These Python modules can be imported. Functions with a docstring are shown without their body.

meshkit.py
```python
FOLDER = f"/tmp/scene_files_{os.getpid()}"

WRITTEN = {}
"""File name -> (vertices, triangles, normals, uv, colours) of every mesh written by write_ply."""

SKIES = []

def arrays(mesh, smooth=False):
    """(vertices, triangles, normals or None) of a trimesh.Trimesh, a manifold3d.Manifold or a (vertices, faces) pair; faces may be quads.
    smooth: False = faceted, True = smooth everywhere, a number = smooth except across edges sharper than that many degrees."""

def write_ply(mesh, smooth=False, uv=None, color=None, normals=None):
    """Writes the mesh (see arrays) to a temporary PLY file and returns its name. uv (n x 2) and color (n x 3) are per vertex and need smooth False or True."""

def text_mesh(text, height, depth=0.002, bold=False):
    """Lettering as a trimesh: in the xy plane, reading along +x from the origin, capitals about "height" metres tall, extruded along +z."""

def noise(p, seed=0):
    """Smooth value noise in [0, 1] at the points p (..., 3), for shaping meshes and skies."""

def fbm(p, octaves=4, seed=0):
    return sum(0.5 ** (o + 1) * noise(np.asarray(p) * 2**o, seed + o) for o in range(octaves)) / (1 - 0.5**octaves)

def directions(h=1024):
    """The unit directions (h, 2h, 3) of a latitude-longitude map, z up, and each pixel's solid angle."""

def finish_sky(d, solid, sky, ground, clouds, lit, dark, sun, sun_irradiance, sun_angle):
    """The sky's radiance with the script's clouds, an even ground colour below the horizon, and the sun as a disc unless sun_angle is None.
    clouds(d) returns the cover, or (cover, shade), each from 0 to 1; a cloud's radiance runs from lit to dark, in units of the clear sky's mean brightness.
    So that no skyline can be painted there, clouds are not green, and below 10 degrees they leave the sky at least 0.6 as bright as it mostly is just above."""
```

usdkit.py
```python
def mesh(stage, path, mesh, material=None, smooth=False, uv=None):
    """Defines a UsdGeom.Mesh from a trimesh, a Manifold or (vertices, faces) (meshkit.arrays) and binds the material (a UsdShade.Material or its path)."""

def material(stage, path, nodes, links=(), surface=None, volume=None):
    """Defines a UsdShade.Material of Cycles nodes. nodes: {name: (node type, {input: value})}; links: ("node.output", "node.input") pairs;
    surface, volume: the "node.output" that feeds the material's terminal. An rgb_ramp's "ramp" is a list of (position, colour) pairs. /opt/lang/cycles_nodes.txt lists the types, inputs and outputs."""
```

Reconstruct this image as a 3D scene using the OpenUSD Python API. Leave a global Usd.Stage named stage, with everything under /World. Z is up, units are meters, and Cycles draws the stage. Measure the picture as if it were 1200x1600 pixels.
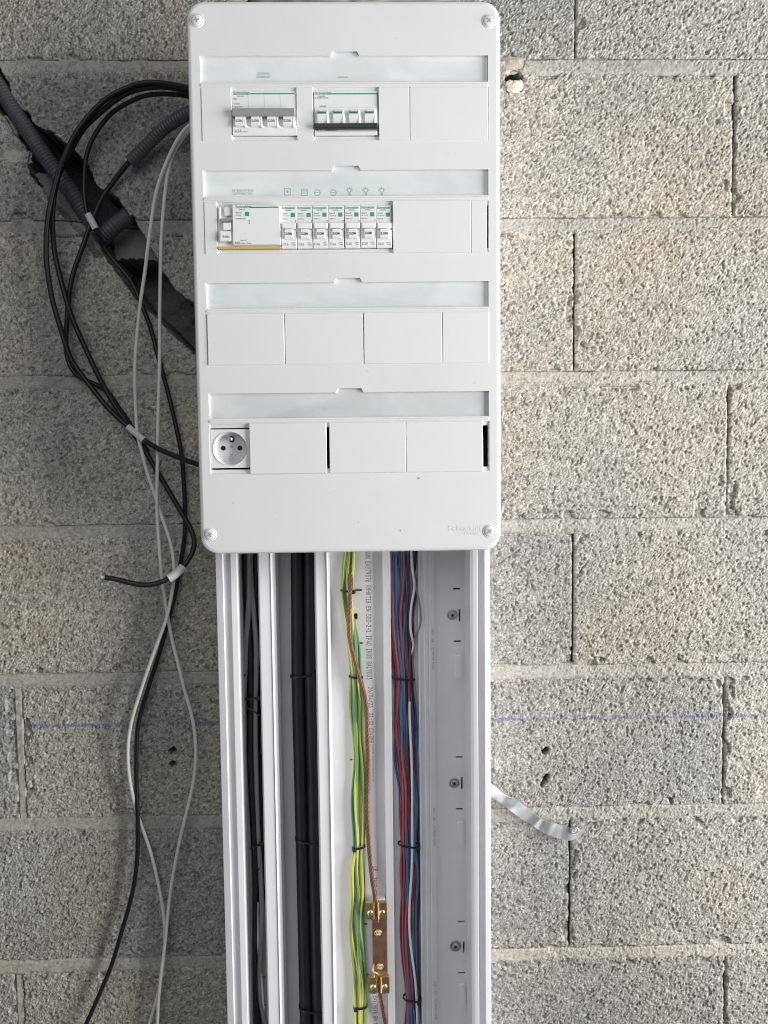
import math, random
import numpy as np, trimesh, usdkit, meshkit
from pxr import Usd, UsdGeom, UsdLux, UsdShade, Gf, Sdf, Vt
from shapely.geometry import Polygon, LineString, Point, box as sbox
from shapely.ops import unary_union
from shapely import affinity, contains_xy
from scipy.interpolate import CubicSpline
from scipy.spatial import cKDTree

random.seed(7); RNG = np.random.default_rng(7)
stage = Usd.Stage.CreateInMemory()
UsdGeom.Xform.Define(stage, '/World'); UsdGeom.Scope.Define(stage, '/World/Looks')

# ------------------------------------------------------------------ camera
# wall face = plane y 0, x to the right, z up; the middle of the enclosure front is x = z = 0
FPX, PITCH, YAW, ROLL = 1258.0, .0681, .0194, -.0116
CAM = np.array([.0204, -1.0727, -.1986])
_fw = np.array([math.sin(YAW) * math.cos(PITCH), math.cos(YAW) * math.cos(PITCH), -math.sin(PITCH)])
_r0 = np.array([math.cos(YAW), -math.sin(YAW), 0]); _u0 = np.cross(_r0, _fw)
_rt = math.cos(ROLL) * _r0 + math.sin(ROLL) * _u0; _up = -math.sin(ROLL) * _r0 + math.cos(ROLL) * _u0
cam = UsdGeom.Camera.Define(stage, '/World/camera')
cam.CreateHorizontalApertureAttr(24.0); cam.CreateVerticalApertureAttr(32.0)
cam.CreateFocalLengthAttr(24.0 * FPX / 1200); cam.CreateClippingRangeAttr((.02, 100.0))
M = Gf.Matrix4d(*[float(v) for v in (*_rt, 0, *_up, 0, *(-_fw), 0, *CAM, 1)])
cam.AddTransformOp().Set(M)
cam.CreateExposureAttr(0.0)

# ------------------------------------------------------------------ lamps: the big opening to the right, the room in front
def rect(name, pos, look, w, h, inten, col):
    l = UsdLux.RectLight.Define(stage, '/World/' + name)
    pos = np.array(pos, float); z = pos - np.array(look, float); z /= np.linalg.norm(z)
    x = np.cross([0, 0, 1.0], z); x /= np.linalg.norm(x); y = np.cross(z, x)
    l.AddTransformOp().Set(Gf.Matrix4d(*[float(v) for v in (*x, 0, *y, 0, *z, 0, *pos, 1)]))
    l.CreateWidthAttr(w); l.CreateHeightAttr(h); l.CreateIntensityAttr(inten); l.CreateColorAttr(Gf.Vec3f(*col))
rect('doorway_light', (2.3, -.86, -.30), (0, -.05, -.35), 1.4, 1.9, 16.8, (1, .98, .95))
rect('room_light', (-.5, -3.2, 1.5), (0, 0, -.2), 3.4, 2.4, 1.30, (.92, .97, 1.0))
dome = UsdLux.DomeLight.Define(stage, '/World/ambient_light')
dm = usdkit.material(stage, '/World/Looks/ambient', {"b": ("background_shader", {"color": (.9, .96, 1.0), "strength": .10})}, [], surface="b.background")
UsdShade.MaterialBindingAPI.Apply(dome.GetPrim()).Bind(dm)

# ------------------------------------------------------------------ helpers
def at(px, py, Y):
    """the point on the plane y = Y behind a point of the 1200 x 1600 photograph"""
    d = _fw * FPX + _rt * (px - 600) + _up * (800 - py)
    return CAM + d * ((Y - CAM[1]) / d[1])
USED = {}
def path_of(name, parent):
    base = parent + '/' + name; n = USED.get(base, 0); USED[base] = n + 1
    return base if n == 0 else f'{base}_{n:03d}'
ORIGIN = {'/World': np.zeros(3)}
def data(p, **kw):
    for k, v in kw.items():
        if v: p.SetCustomDataByKey(k, v)
def thing(name, label, cat, loc=(0, 0, 0), group=None):
    path = path_of(name, '/World')
    x = UsdGeom.Xform.Define(stage, path); x.AddTranslateOp().Set(Gf.Vec3d(*[float(v) for v in loc]))
    ORIGIN[path] = np.array(loc, float); data(x.GetPrim(), label=label, category=cat, group=group)
    return path
def V(m):
    if isinstance(m, (list,)): m = trimesh.util.concatenate(m)
    if hasattr(m, 'to_mesh'):
        q = m.to_mesh(); return np.array(q.vert_properties[:, :3]), np.array(q.tri_verts)
    if isinstance(m, tuple): return np.array(m[0], float), np.array(m[1])
    return np.array(m.vertices), np.array(m.faces)
def obj(name, mesh, mat, parent, smooth=False, label=None, vars=None, group=None, kind=None, cat=None):
    if name.startswith('printed') and isinstance(mesh, list): kind = kind or 'stuff'
    path = path_of(name, parent); v, f = V(mesh)
    root = '/' + '/'.join(path.split('/')[1:3])
    o = ORIGIN.get(root, np.zeros(3)) if path.count('/') > 2 else np.zeros(3)
    m = usdkit.mesh(stage, path, (v - o, f), MAT[mat], smooth=smooth)
    for k, a in (vars or {}).items():
        UsdGeom.PrimvarsAPI(m).CreatePrimvar(k, Sdf.ValueTypeNames.FloatArray, 'vertex').Set(Vt.FloatArray.FromNumpy(np.asarray(a, np.float32)))
    data(m.GetPrim(), label=label, group=group, kind=kind, category=cat)
    return path
def dup(path, loc, label, group=None):
    p = stage.GetPrimAtPath(path); base = path
    new = thing(base.split('/')[-1].rsplit('_0', 1)[0], label, p.GetCustomDataByKey('category'), loc, group or p.GetCustomDataByKey('group'))
    n = stage.GetPrimAtPath(new); n.GetReferences().AddInternalReference(Sdf.Path(path)); n.SetInstanceable(True)
    return new
def cbox(x0, x1, y0, y1, z0, z1, c=.0006):
    pts = []
    for i, x in enumerate((x0, x1)):
        for j, y in enumerate((y0, y1)):
            for k, z in enumerate((z0, z1)):
                a, b, d = (c if i == 0 else -c), (c if j == 0 else -c), (c if k == 0 else -c)
                pts += [(x + a, y + b, z), (x + a, y, z + d), (x, y + b, z + d)]
    return trimesh.convex.convex_hull(np.array(pts))
def extr(poly, y0, y1):
    """polygon in the xz plane made solid between y0 (nearer the camera) and y1"""
    polys = getattr(poly, 'geoms', [poly]); out = []
    for g in polys:
        if g.is_empty or g.area < 1e-12: continue
        m = trimesh.creation.extrude_polygon(g, y1 - y0, engine='earcut')
        v = np.array(m.vertices); out.append(trimesh.Trimesh(np.stack([v[:, 0], y1 - v[:, 2], v[:, 1]], 1), m.faces, process=False))
    return trimesh.util.concatenate(out)
def profile(poly, z0, z1):
    """polygon in the xy plane drawn out along z"""
    m = trimesh.creation.extrude_polygon(poly, z1 - z0, engine='earcut'); m.apply_translation((0, 0, z0)); return m
def ring_loop(poly, n=None):
    c = np.array(poly.exterior.coords)[:-1]
    return c
def rrect(x0, x1, z0, z1, r, seg=8): return sbox(x0 + r, z0 + r, x1 - r, z1 - r).buffer(r, quad_segs=seg)
def disc(cx, y0, cz, r, h, bev=.0006, n=28, dome_h=0.0):
    """round head standing h proud of plane y0 towards the camera"""
    prof = [(0, h + dome_h)] + [(r * t, h + dome_h * (1 - t * t)) for t in (.4, .7)] + [(r - bev, h), (r, h - bev), (r, -.001)]
    a = np.arange(n) * 2 * np.pi / n; v = [(cx, y0 - prof[0][1], cz)]
    for R_, H_ in prof[1:]:
        v += [(cx + R_ * math.cos(t), y0 - H_, cz + R_ * math.sin(t)) for t in a]
    f = [(0, 1 + (i + 1) % n, 1 + i) for i in range(n)]
    for k in range(len(prof) - 2):
        for i in range(n):
            p, q = 1 + k * n + i, 1 + k * n + (i + 1) % n
            f += [(p, q, q + n), (p, q + n, p + n)]
    return trimesh.Trimesh(v, np.array(f)[:, ::-1] if False else f, process=False)
def torus_y(cx, y, cz, R_, r, n=28, k=8):
    a = np.arange(n) * 2 * np.pi / n; b = np.arange(k) * 2 * np.pi / k
    A, B = np.meshgrid(a, b, indexing='ij')
    v = np.stack([cx + (R_ + r * np.cos(B)) * np.cos(A), y + r * np.sin(B), cz + (R_ + r * np.cos(B)) * np.sin(A)], -1).reshape(-1, 3)
    f = []
    for i in range(n):
        for j in range(k):
            p, q, s, t = i * k + j, ((i + 1) % n) * k + j, ((i + 1) % n) * k + (j + 1) % k, i * k + (j + 1) % k
            f += [(p, s, q), (p, t, s)]
    return trimesh.Trimesh(v, f, process=False)
def spline(pts, step=.004):
    p = np.array(pts, float); d = np.r_[0, np.cumsum(np.linalg.norm(np.diff(p, axis=0), axis=1))]
    n = max(int(d[-1] / step), 4); s = np.linspace(0, d[-1], n)
    return CubicSpline(d, p)(s), s
def tube(P, rad, sides=10, twist=None, flat=1.0):
    """tube round the polyline P; returns mesh and each vertex's angle and arc length"""
    P = np.asarray(P, float); n = len(P); T = np.gradient(P, axis=0); T /= np.linalg.norm(T, axis=1, keepdims=True)
    N = np.zeros_like(P); a = np.array([0, -1.0, 0]) if abs(T[0][1]) < .9 else np.array([1.0, 0, 0])
    N[0] = a - T[0] * a.dot(T[0]); N[0] /= np.linalg.norm(N[0])
    for i in range(1, n):
        q = N[i - 1] - T[i] * N[i - 1].dot(T[i]); N[i] = q / np.linalg.norm(q)
    B = np.cross(T, N); rad = np.broadcast_to(rad, (n,)); ang = np.arange(sides) * 2 * np.pi / sides
    tw = np.zeros(n) if twist is None else twist
    A = ang[None] + tw[:, None] * 0
    v = P[:, None] + rad[:, None, None] * (np.cos(A)[..., None] * N[:, None] * flat + np.sin(A)[..., None] * B[:, None])
    i, j = np.meshgrid(np.arange(n - 1), np.arange(sides), indexing='ij'); jn = (j + 1) % sides
    q = np.stack([i * sides + j, i * sides + jn, (i + 1) * sides + jn, (i + 1) * sides + j], -1).reshape(-1, 4)
    f = np.vstack([q[:, [0, 2, 1]], q[:, [0, 3, 2]]])
    v = v.reshape(-1, 3); v = np.vstack([v, P[:1], P[-1:]]); k = n * sides
    caps = [(k, jj, (jj + 1) % sides) for jj in range(sides)] + [(k + 1, (n - 1) * sides + (jj + 1) % sides, (n - 1) * sides + jj) for jj in range(sides)]
    f = np.vstack([f, caps])
    f = f[:, ::-1]
    ar = np.r_[0, np.cumsum(np.linalg.norm(np.diff(P, axis=0), axis=1))]
    return trimesh.Trimesh(v, f, process=False), np.r_[np.tile(ang, n), 0, 0], np.r_[np.repeat(ar, sides), 0, ar[-1]]
def text(s, h, x, z, y, align='l', rot=None, depth=.00012, bold=False, sx=1.0):
    """lettering on a face turned to the camera at depth y; rot 'down' reads downwards, 'up' upwards"""
    m = meshkit.text_mesh(s, h, depth, bold); v = np.array(m.vertices); v[:, 0] *= sx
    w = v[:, 0].max()
    if align == 'c': v[:, 0] -= w / 2
    if align == 'r': v[:, 0] -= w
    X, Z = v[:, 0], v[:, 1]
    if rot == 'down': X, Z = v[:, 1], -v[:, 0]
    if rot == 'up': X, Z = -v[:, 1], v[:, 0]
    return trimesh.Trimesh(np.stack([x + X, y - v[:, 2], z + Z], 1), m.faces, process=False)

# ------------------------------------------------------------------ materials
MAT = {}
def plain(name, col, rough=.5, metal=0, bump=None, spec=.5, vary=0.0, vscale=30, coat=0):
    n = {"p": ("principled_bsdf", {"base_color": col, "roughness": rough, "metallic": metal, "specular_ior_level": spec})}; l = []
    n["g"] = ("geometry", {})
    if vary:
        n["v"] = ("noise_texture", {"scale": vscale, "detail": 4, "roughness": .6}); l.append(("g.position", "v.vector"))
        lo = tuple(c * (1 - vary) for c in col); hi = tuple(min(1, c * (1 + vary)) for c in col)
        n["r"] = ("rgb_ramp", {"ramp": [(.3, lo), (.7, hi)]}); l += [("v.fac", "r.fac"), ("r.color", "p.base_color")]
    if bump:
        n["bn"] = ("noise_texture", {"scale": bump[0], "detail": 3}); n["b"] = ("bump", {"strength": bump[1], "distance": bump[2]})
        l += [("g.position", "bn.vector"), ("bn.fac", "b.height"), ("b.normal", "p.normal")]
    MAT[name] = usdkit.material(stage, '/World/Looks/' + name, n, l, surface="p.BSDF")
# moulded white plastic of the enclosure, with faint handling marks
MAT['white_plastic'] = usdkit.material(stage, '/World/Looks/white_plastic', {
    "g": ("geometry", {}), "m": ("mapping", {"scale": (1, 1, .55)}), "n": ("noise_texture", {"scale": 9, "detail": 6, "roughness": .62}),
    "r": ("rgb_ramp", {"ramp": [(.0, (.70, .675, .62)), (.38, (.79, .795, .785)), (.6, (.81, .82, .82)), (1, (.82, .83, .83))]}),
    "n2": ("noise_texture", {"scale": 2200, "detail": 2}), "b": ("bump", {"strength": .10, "distance": .0002}),
    "n3": ("noise_texture", {"scale": 40, "detail": 5}), "rr": ("map_range", {"from_min": .3, "from_max": .7, "to_min": .36, "to_max": .52}),
    "p": ("principled_bsdf", {"roughness": .42, "specular_ior_level": .45})},
    [("g.position", "m.vector"), ("m.vector", "n.vector"), ("n.fac", "r.fac"), ("r.color", "p.base_color"), ("g.position", "n2.vector"), ("n2.fac", "b.height"),
     ("b.normal", "p.normal"), ("g.position", "n3.vector"), ("n3.fac", "rr.value"), ("rr.result", "p.roughness")], surface="p.BSDF")
plain('plate_plastic', (.815, .825, .825), .38, bump=(1500, .08, .0002), vary=.012, vscale=25)
plain('device_plastic', (.86, .865, .865), .38)
plain('handle_plastic', (.90, .90, .915), .32)
plain('trunk_plastic', (.80, .79, .825), .36, bump=(300, .05, .0002), vary=.025, vscale=14)
plain('base_plastic', (.73, .72, .735), .42, bump=(300, .05, .0002), vary=.05, vscale=18)
plain('tray_plastic', (.86, .85, .87), .42, bump=(300, .05, .0002), vary=.04, vscale=18)
plain('lead_grey', (.30, .305, .30), .45)
plain('black_plastic', (.018, .019, .022), .38)
plain('cable_black', (.010, .011, .013), .42, vary=.25, vscale=60, bump=(90, .15, .0006))
plain('thick_black', (.014, .015, .018), .46, vary=.3, vscale=35, bump=(40, .2, .001))
plain('cable_grey', (.26, .26, .265), .5, vary=.1, vscale=30)
plain('white_sheath', (.84, .815, .76), .42, vary=.07, vscale=50)
plain('conduit_grey', (.085, .092, .105), .42, vary=.12, vscale=40)
plain('red_sheath', (.46, .10, .11), .36, vary=.08, vscale=60)
plain('dark_red_sheath', (.24, .04, .05), .4, vary=.08, vscale=60)
plain('blue_sheath', (.055, .17, .38), .36, vary=.08, vscale=60)
plain('pale_blue_sheath', (.13, .27, .47), .36, vary=.08, vscale=60)
plain('purple_sheath', (.085, .045, .085), .4, vary=.08, vscale=60)
plain('grey_sheath', (.30, .29, .34), .4, vary=.08, vscale=60)
plain('white_wire', (.86, .86, .87), .36)
plain('copper', (.40, .215, .15), .42, metal=1, vary=.2, vscale=160)
plain('copper_dark', (.24, .125, .09), .5, metal=.9, vary=.2, vscale=160)  # darker copy for alternate strands, painting in the groove shade
plain('copper_bar', (.46, .25, .165), .42, metal=.85, vary=.28, vscale=70, bump=(120, .2, .0004))
plain('brass', (.78, .58, .26), .30, metal=1, vary=.15, vscale=120, bump=(160, .2, .0004))
plain('brass_bright', (.90, .72, .42), .28, metal=1)
plain('zinc', (.64, .66, .68), .42, metal=.75, vary=.12, vscale=90, bump=(110, .12, .0005))
plain('steel', (.50, .485, .46), .42, metal=.9, vary=.15, vscale=300)
plain('green_print', (.03, .38, .18), .5)
plain('dark_green_print', (.02, .17, .10), .5)
plain('green_badge', (.05, .34, .19), .45)
plain('grey_print', (.26, .26, .28), .55)
plain('pale_print', (.36, .37, .38), .55)
plain('black_print', (.035, .035, .04), .55)
plain('pale_green_print', (.08, .36, .20), .6)
plain('yellow_strip', (.68, .46, .14), .45)
plain('paper_tape', (.74, .76, .78), .6, vary=.04, vscale=200, bump=(120, .25, .0006))
plain('socket_grey', (.72, .72, .73), .36)
plain('hole_black', (.008, .008, .009), .6)
plain('mortar_crumb', (.50, .45, .37), .9, vary=.15, vscale=300, bump=(500, .5, .0012))
plain('lime_crumb', (.74, .68, .56), .9, vary=.12, vscale=300, bump=(500, .5, .0012))
plain('stain', (.50, .46, .36), .6)
# paper insert behind the clear label windows: blurred film reflections painted in as blotches
MAT['label_paper'] = usdkit.material(stage, '/World/Looks/label_paper', {
    "g": ("geometry", {}), "m": ("mapping", {"scale": (1.6, 1, 3.0)}), "n": ("noise_texture", {"scale": 8, "detail": 4, "roughness": .5, "distortion": .8}),
    "r": ("rgb_ramp", {"ramp": [(.30, (.66, .69, .70)), (.46, (.745, .765, .77)), (.56, (.78, .795, .80)), (.66, (.85, .86, .86))]}),
    "p": ("principled_bsdf", {"roughness": .6})},
    [("g.position", "m.vector"), ("m.vector", "n.vector"), ("n.fac", "r.fac"), ("r.color", "p.base_color")], surface="p.BSDF")
MAT['clear_film'] = usdkit.material(stage, '/World/Looks/clear_film', {
    "g": ("geometry", {}), "n": ("noise_texture", {"scale": 14, "detail": 3}), "b": ("bump", {"strength": .25, "distance": .002}),
    "t": ("transparent_bsdf", {"color": (.99, .995, .995)}), "s": ("glossy_bsdf", {"color": (1, 1, 1), "roughness": .16}), "x": ("mix_closure", {"fac": .055})},
    [("g.position", "n.vector"), ("n.fac", "b.height"), ("b.normal", "s.normal"), ("t.BSDF", "x.closure1"), ("s.BSDF", "x.closure2")], surface="x.closure")
# green and yellow earth insulation: the stripes run along the wire (primvar 'stripe' = angle round it)
def earth(name, edge, g=(.19, .35, .09), yv=(.66, .62, .15)):
    MAT[name] = usdkit.material(stage, '/World/Looks/' + name, {
        "a": ("attribute", {"attribute": "stripe"}), "r": ("rgb_ramp", {"ramp": [(0, g), (edge, g), (edge + .001, yv), (1, yv)], "interpolate": True}),
        "p": ("principled_bsdf", {"roughness": .36})}, [("a.fac", "r.fac"), ("r.color", "p.base_color")], surface="p.BSDF")
earth('earth_sheath', .52); earth('earth_sheath_green', .70, (.06, .25, .13)); earth('earth_sheath_yellow', .34)
# hollow concrete block: tone per grain (primvar 'grain') with pit and chase shade painted in, damp and lime clouds, chalk line snapped across the wall
def concrete(name, ramp, chalk=True):
    n = {"g": ("geometry", {}), "a": ("attribute", {"attribute": "grain"}), "oi": ("object_info", {}),
         "n1": ("noise_texture", {"scale": 4.2, "detail": 5, "roughness": .6}), "n2": ("noise_texture", {"scale": 900, "detail": 3, "roughness": .7}),
         "n3": ("noise_texture", {"scale": 2.3, "detail": 3}), "off": ("vector_math", {"math_type": "add", "vector2": (7.3, 2.1, 4.4)}),
         "gm": ("math", {"math_type": "multiply_add", "value2": .62, "value3": .0}), "nm": ("math", {"math_type": "multiply_add", "value2": .38}),
         "r": ("rgb_ramp", {"ramp": ramp}),
         "t1": ("rgb_ramp", {"ramp": [(.34, (.90, .925, .965)), (.52, (1, 1, 1)), (.70, (1.03, .97, .89))]}),
         "t2": ("rgb_ramp", {"ramp": [(.3, (.80, .80, .80)), (.7, (1.12, 1.12, 1.12))]}),
         "t3": ("rgb_ramp", {"ramp": [(0, (.86, .875, .90)), (1, (1.09, 1.07, 1.03))]}),
         "x1": ("mix", {"mix_type": "multiply", "fac": 1.0}), "x2": ("mix", {"mix_type": "multiply", "fac": 1.0}), "x3": ("mix", {"mix_type": "multiply", "fac": 1.0}),
         "b": ("bump", {"strength": .25, "distance": .0006}), "p": ("principled_bsdf", {"roughness": .93, "specular_ior_level": .25})}
    l = [("a.fac", "gm.value1"), ("g.position", "n2.vector"), ("n2.fac", "nm.value1"), ("gm.value", "nm.value3"), ("nm.value", "r.fac"),
         ("g.position", "n1.vector"), ("n1.fac", "t1.fac"), ("g.position", "off.vector1"), ("off.vector", "n3.vector"), ("n3.fac", "t2.fac"), ("oi.random", "t3.fac"),
         ("r.color", "x1.color1"), ("t1.color", "x1.color2"), ("x1.color", "x2.color1"), ("t2.color", "x2.color2"), ("x2.color", "x3.color1"), ("t3.color", "x3.color2"),
         ("n2.fac", "b.height"), ("b.normal", "p.normal")]
    if chalk:
        n |= {"s": ("separate_xyz", {}), "l0": ("math", {"math_type": "multiply_add", "value2": -.0035, "value3": -.5565}),
              "d": ("math", {"math_type": "subtract"}), "ab": ("math", {"math_type": "absolute"}), "cn": ("noise_texture", {"scale": 420, "detail": 2}), "cw": ("noise_texture", {"scale": 9, "detail": 3}),
              "rg": ("map_range", {"from_min": .0006, "from_max": .0036, "to_min": 1, "to_max": 0, "clamp": True}),
              "c1": ("map_range", {"from_min": .36, "from_max": .54, "to_min": 0, "to_max": 1, "clamp": True}), "c2": ("map_range", {"from_min": .36, "from_max": .58, "to_min": .15, "to_max": 1, "clamp": True}),
              "m1": ("math", {"math_type": "multiply"}), "m2": ("math", {"math_type": "multiply"}), "m3": ("math", {"math_type": "multiply", "value2": .85}), "xc": ("mix", {"color2": (.10, .14, .36)})}
        l += [("g.position", "s.vector"), ("s.x", "l0.value1"), ("s.z", "d.value1"), ("l0.value", "d.value2"), ("d.value", "ab.value1"), ("ab.value", "rg.value"),
              ("g.position", "cn.vector"), ("g.position", "cw.vector"), ("cn.fac", "c1.value"), ("cw.fac", "c2.value"), ("rg.result", "m1.value1"), ("c1.result", "m1.value2"),
              ("m1.value", "m2.value1"), ("c2.result", "m2.value2"), ("m2.value", "m3.value1"), ("m3.value", "xc.fac"), ("x3.color", "xc.color1"), ("xc.color", "p.base_color")]
    else: l.append(("x3.color", "p.base_color"))
    MAT[name] = usdkit.material(stage, '/World/Looks/' + name, n, l, surface="p.BSDF")
concrete('block_concrete', [(.10, (.070, .067, .062)), (.30, (.25, .238, .216)), (.52, (.455, .433, .393)), (.80, (.69, .662, .61))])
concrete('mortar', [(.08, (.22, .208, .187)), (.42, (.45, .428, .385)), (.9, (.66, .63, .575))], chalk=False)

# ------------------------------------------------------------------ the wall of hollow concrete blocks
def poly_px(pts, Y=0.0): return Polygon([tuple(at(px, py, Y)[[0, 2]]) for px, py in pts])
CHASE = poly_px([(-60, 20), (-20, 80), (0, 108), (8, 120), (13, 133), (27, 168), (43, 176), (50, 190), (61, 200), (70, 203), (83, 208), (92, 217), (101, 224), (117, 235), (128, 246), (139, 261), (146, 280), (152, 293), (171, 301), (187, 315), (205, 341), (216, 360), (227, 376),
                 (240, 398), (250, 412), (256, 428), (275, 455), (291, 467), (312, 478), (400, 560), (400, 620), (296, 545), (268, 520), (245, 495), (221, 476), (205, 455), (192, 439), (176, 416), (163, 396), (149, 385), (133, 360), (115, 349), (107, 331), (80, 307), (62, 290), (48, 272),
                 (45, 255), (48, 237), (37, 224), (27, 212), (19, 203), (11, 187), (0, 173), (-30, 140), (-60, 100)])
SLOPE = poly_px([(50, 268), (75, 262), (112, 318), (138, 352), (158, 388), (163, 400), (150, 402), (118, 358), (78, 315)])
SHELF = poly_px([(158, 338), (207, 338), (222, 366), (243, 402), (212, 394), (166, 396)])
HOLES = [(803, 121, 13, 9.5, 0), (852, 1173, 6.2, 6.2, 0), (852, 1220, 5.6, 11.5, -.45), (269, 1172, 5, 5, 0), (270, 1194, 5.2, 5.2, 0), (805, 98, 17, 11, .2)]
def wall_field(X, Z):
    """how far the face lies behind y 0 (chase, drilled holes) and how much of it is trowelled smooth"""
    jx = X + .0022 * (meshkit.fbm(np.stack([X * 160, Z * 160, X * 0], -1), 3, 3) - .5) * 2
    jz = Z + .0022 * (meshkit.fbm(np.stack([X * 160, Z * 160, X * 0 + 9], -1), 3, 5) - .5) * 2
    D, S = np.zeros_like(X), np.zeros_like(X)
    minx, minz, maxx, maxz = CHASE.bounds
    near = (X > minx - .02) & (X < maxx + .02) & (Z > minz - .02) & (Z < maxz + .02)
    if near.any():
        x, z = jx[near], jz[near]
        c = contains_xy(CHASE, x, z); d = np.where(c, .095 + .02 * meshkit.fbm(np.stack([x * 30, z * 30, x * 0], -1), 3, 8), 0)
        s = contains_xy(SLOPE, x, z); pts = np.array([Point(a, b).distance(CHASE.exterior) if k else 0 for a, b, k in zip(x, z, s)])
        d = np.where(s, .002 + np.minimum(pts * 1.0, .02), d)
        h = contains_xy(SHELF, x, z); d = np.where(h, .034 + .006 * meshkit.fbm(np.stack([x * 60, z * 60, x * 0], -1), 3, 9), d)
        D[near] = d; S[near] = np.where(s | h, 1.0, np.where(c, .25, 0))
    for k, (px, py, rx, rz, sh) in enumerate(HOLES):
        q = at(px, py, 0); a, b = (jx - q[0]) * 1000 / .83, (jz - q[2]) * 1000 / .83; a = a + sh * b
        e = (a / rx) ** 2 + (b / rz) ** 2
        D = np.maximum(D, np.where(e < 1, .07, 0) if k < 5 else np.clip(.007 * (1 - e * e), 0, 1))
        if k == 5: S = np.maximum(S, (e < 1) * 1.0)
    return D, S
def axis_pts(a, b, fine, zones):
    """grid lines from a to b, fine inside the zones the photograph shows"""
    out = [a]
    while out[-1] < b - 1e-9:
        x = out[-1]; st = fine if any(p - .012 <= x <= q + .012 for p, q in zones) else .012
        out.append(min(b, x + st))
    if len(out) > 2 and out[-1] - out[-2] < fine * .4: out.pop(-2)
    return np.array(out)
GRAINS = {}
def grain_field(X, Z, seed, size):
    rng = np.random.default_rng(seed)
    x0, x1, z0, z1 = X.min() - .01, X.max() + .01, Z.min() - .01, Z.max() + .01
    n = int((x1 - x0) * (z1 - z0) / size ** 2); P = rng.random((n, 2)) * [x1 - x0, z1 - z0] + [x0, z0]
    t = cKDTree(P); d, i = t.query(np.stack([X, Z], -1).reshape(-1, 2), k=2, workers=1)
    tone, hgt = rng.random(n), rng.random(n)
    edge = np.clip((d[:, 1] - d[:, 0]) / size / .34, 0, 1)
    return edge.reshape(X.shape), tone[i[:, 0]].reshape(X.shape), hgt[i[:, 0]].reshape(X.shape)
VIS = [(-.56, -.155), (.15, .70)]
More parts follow.
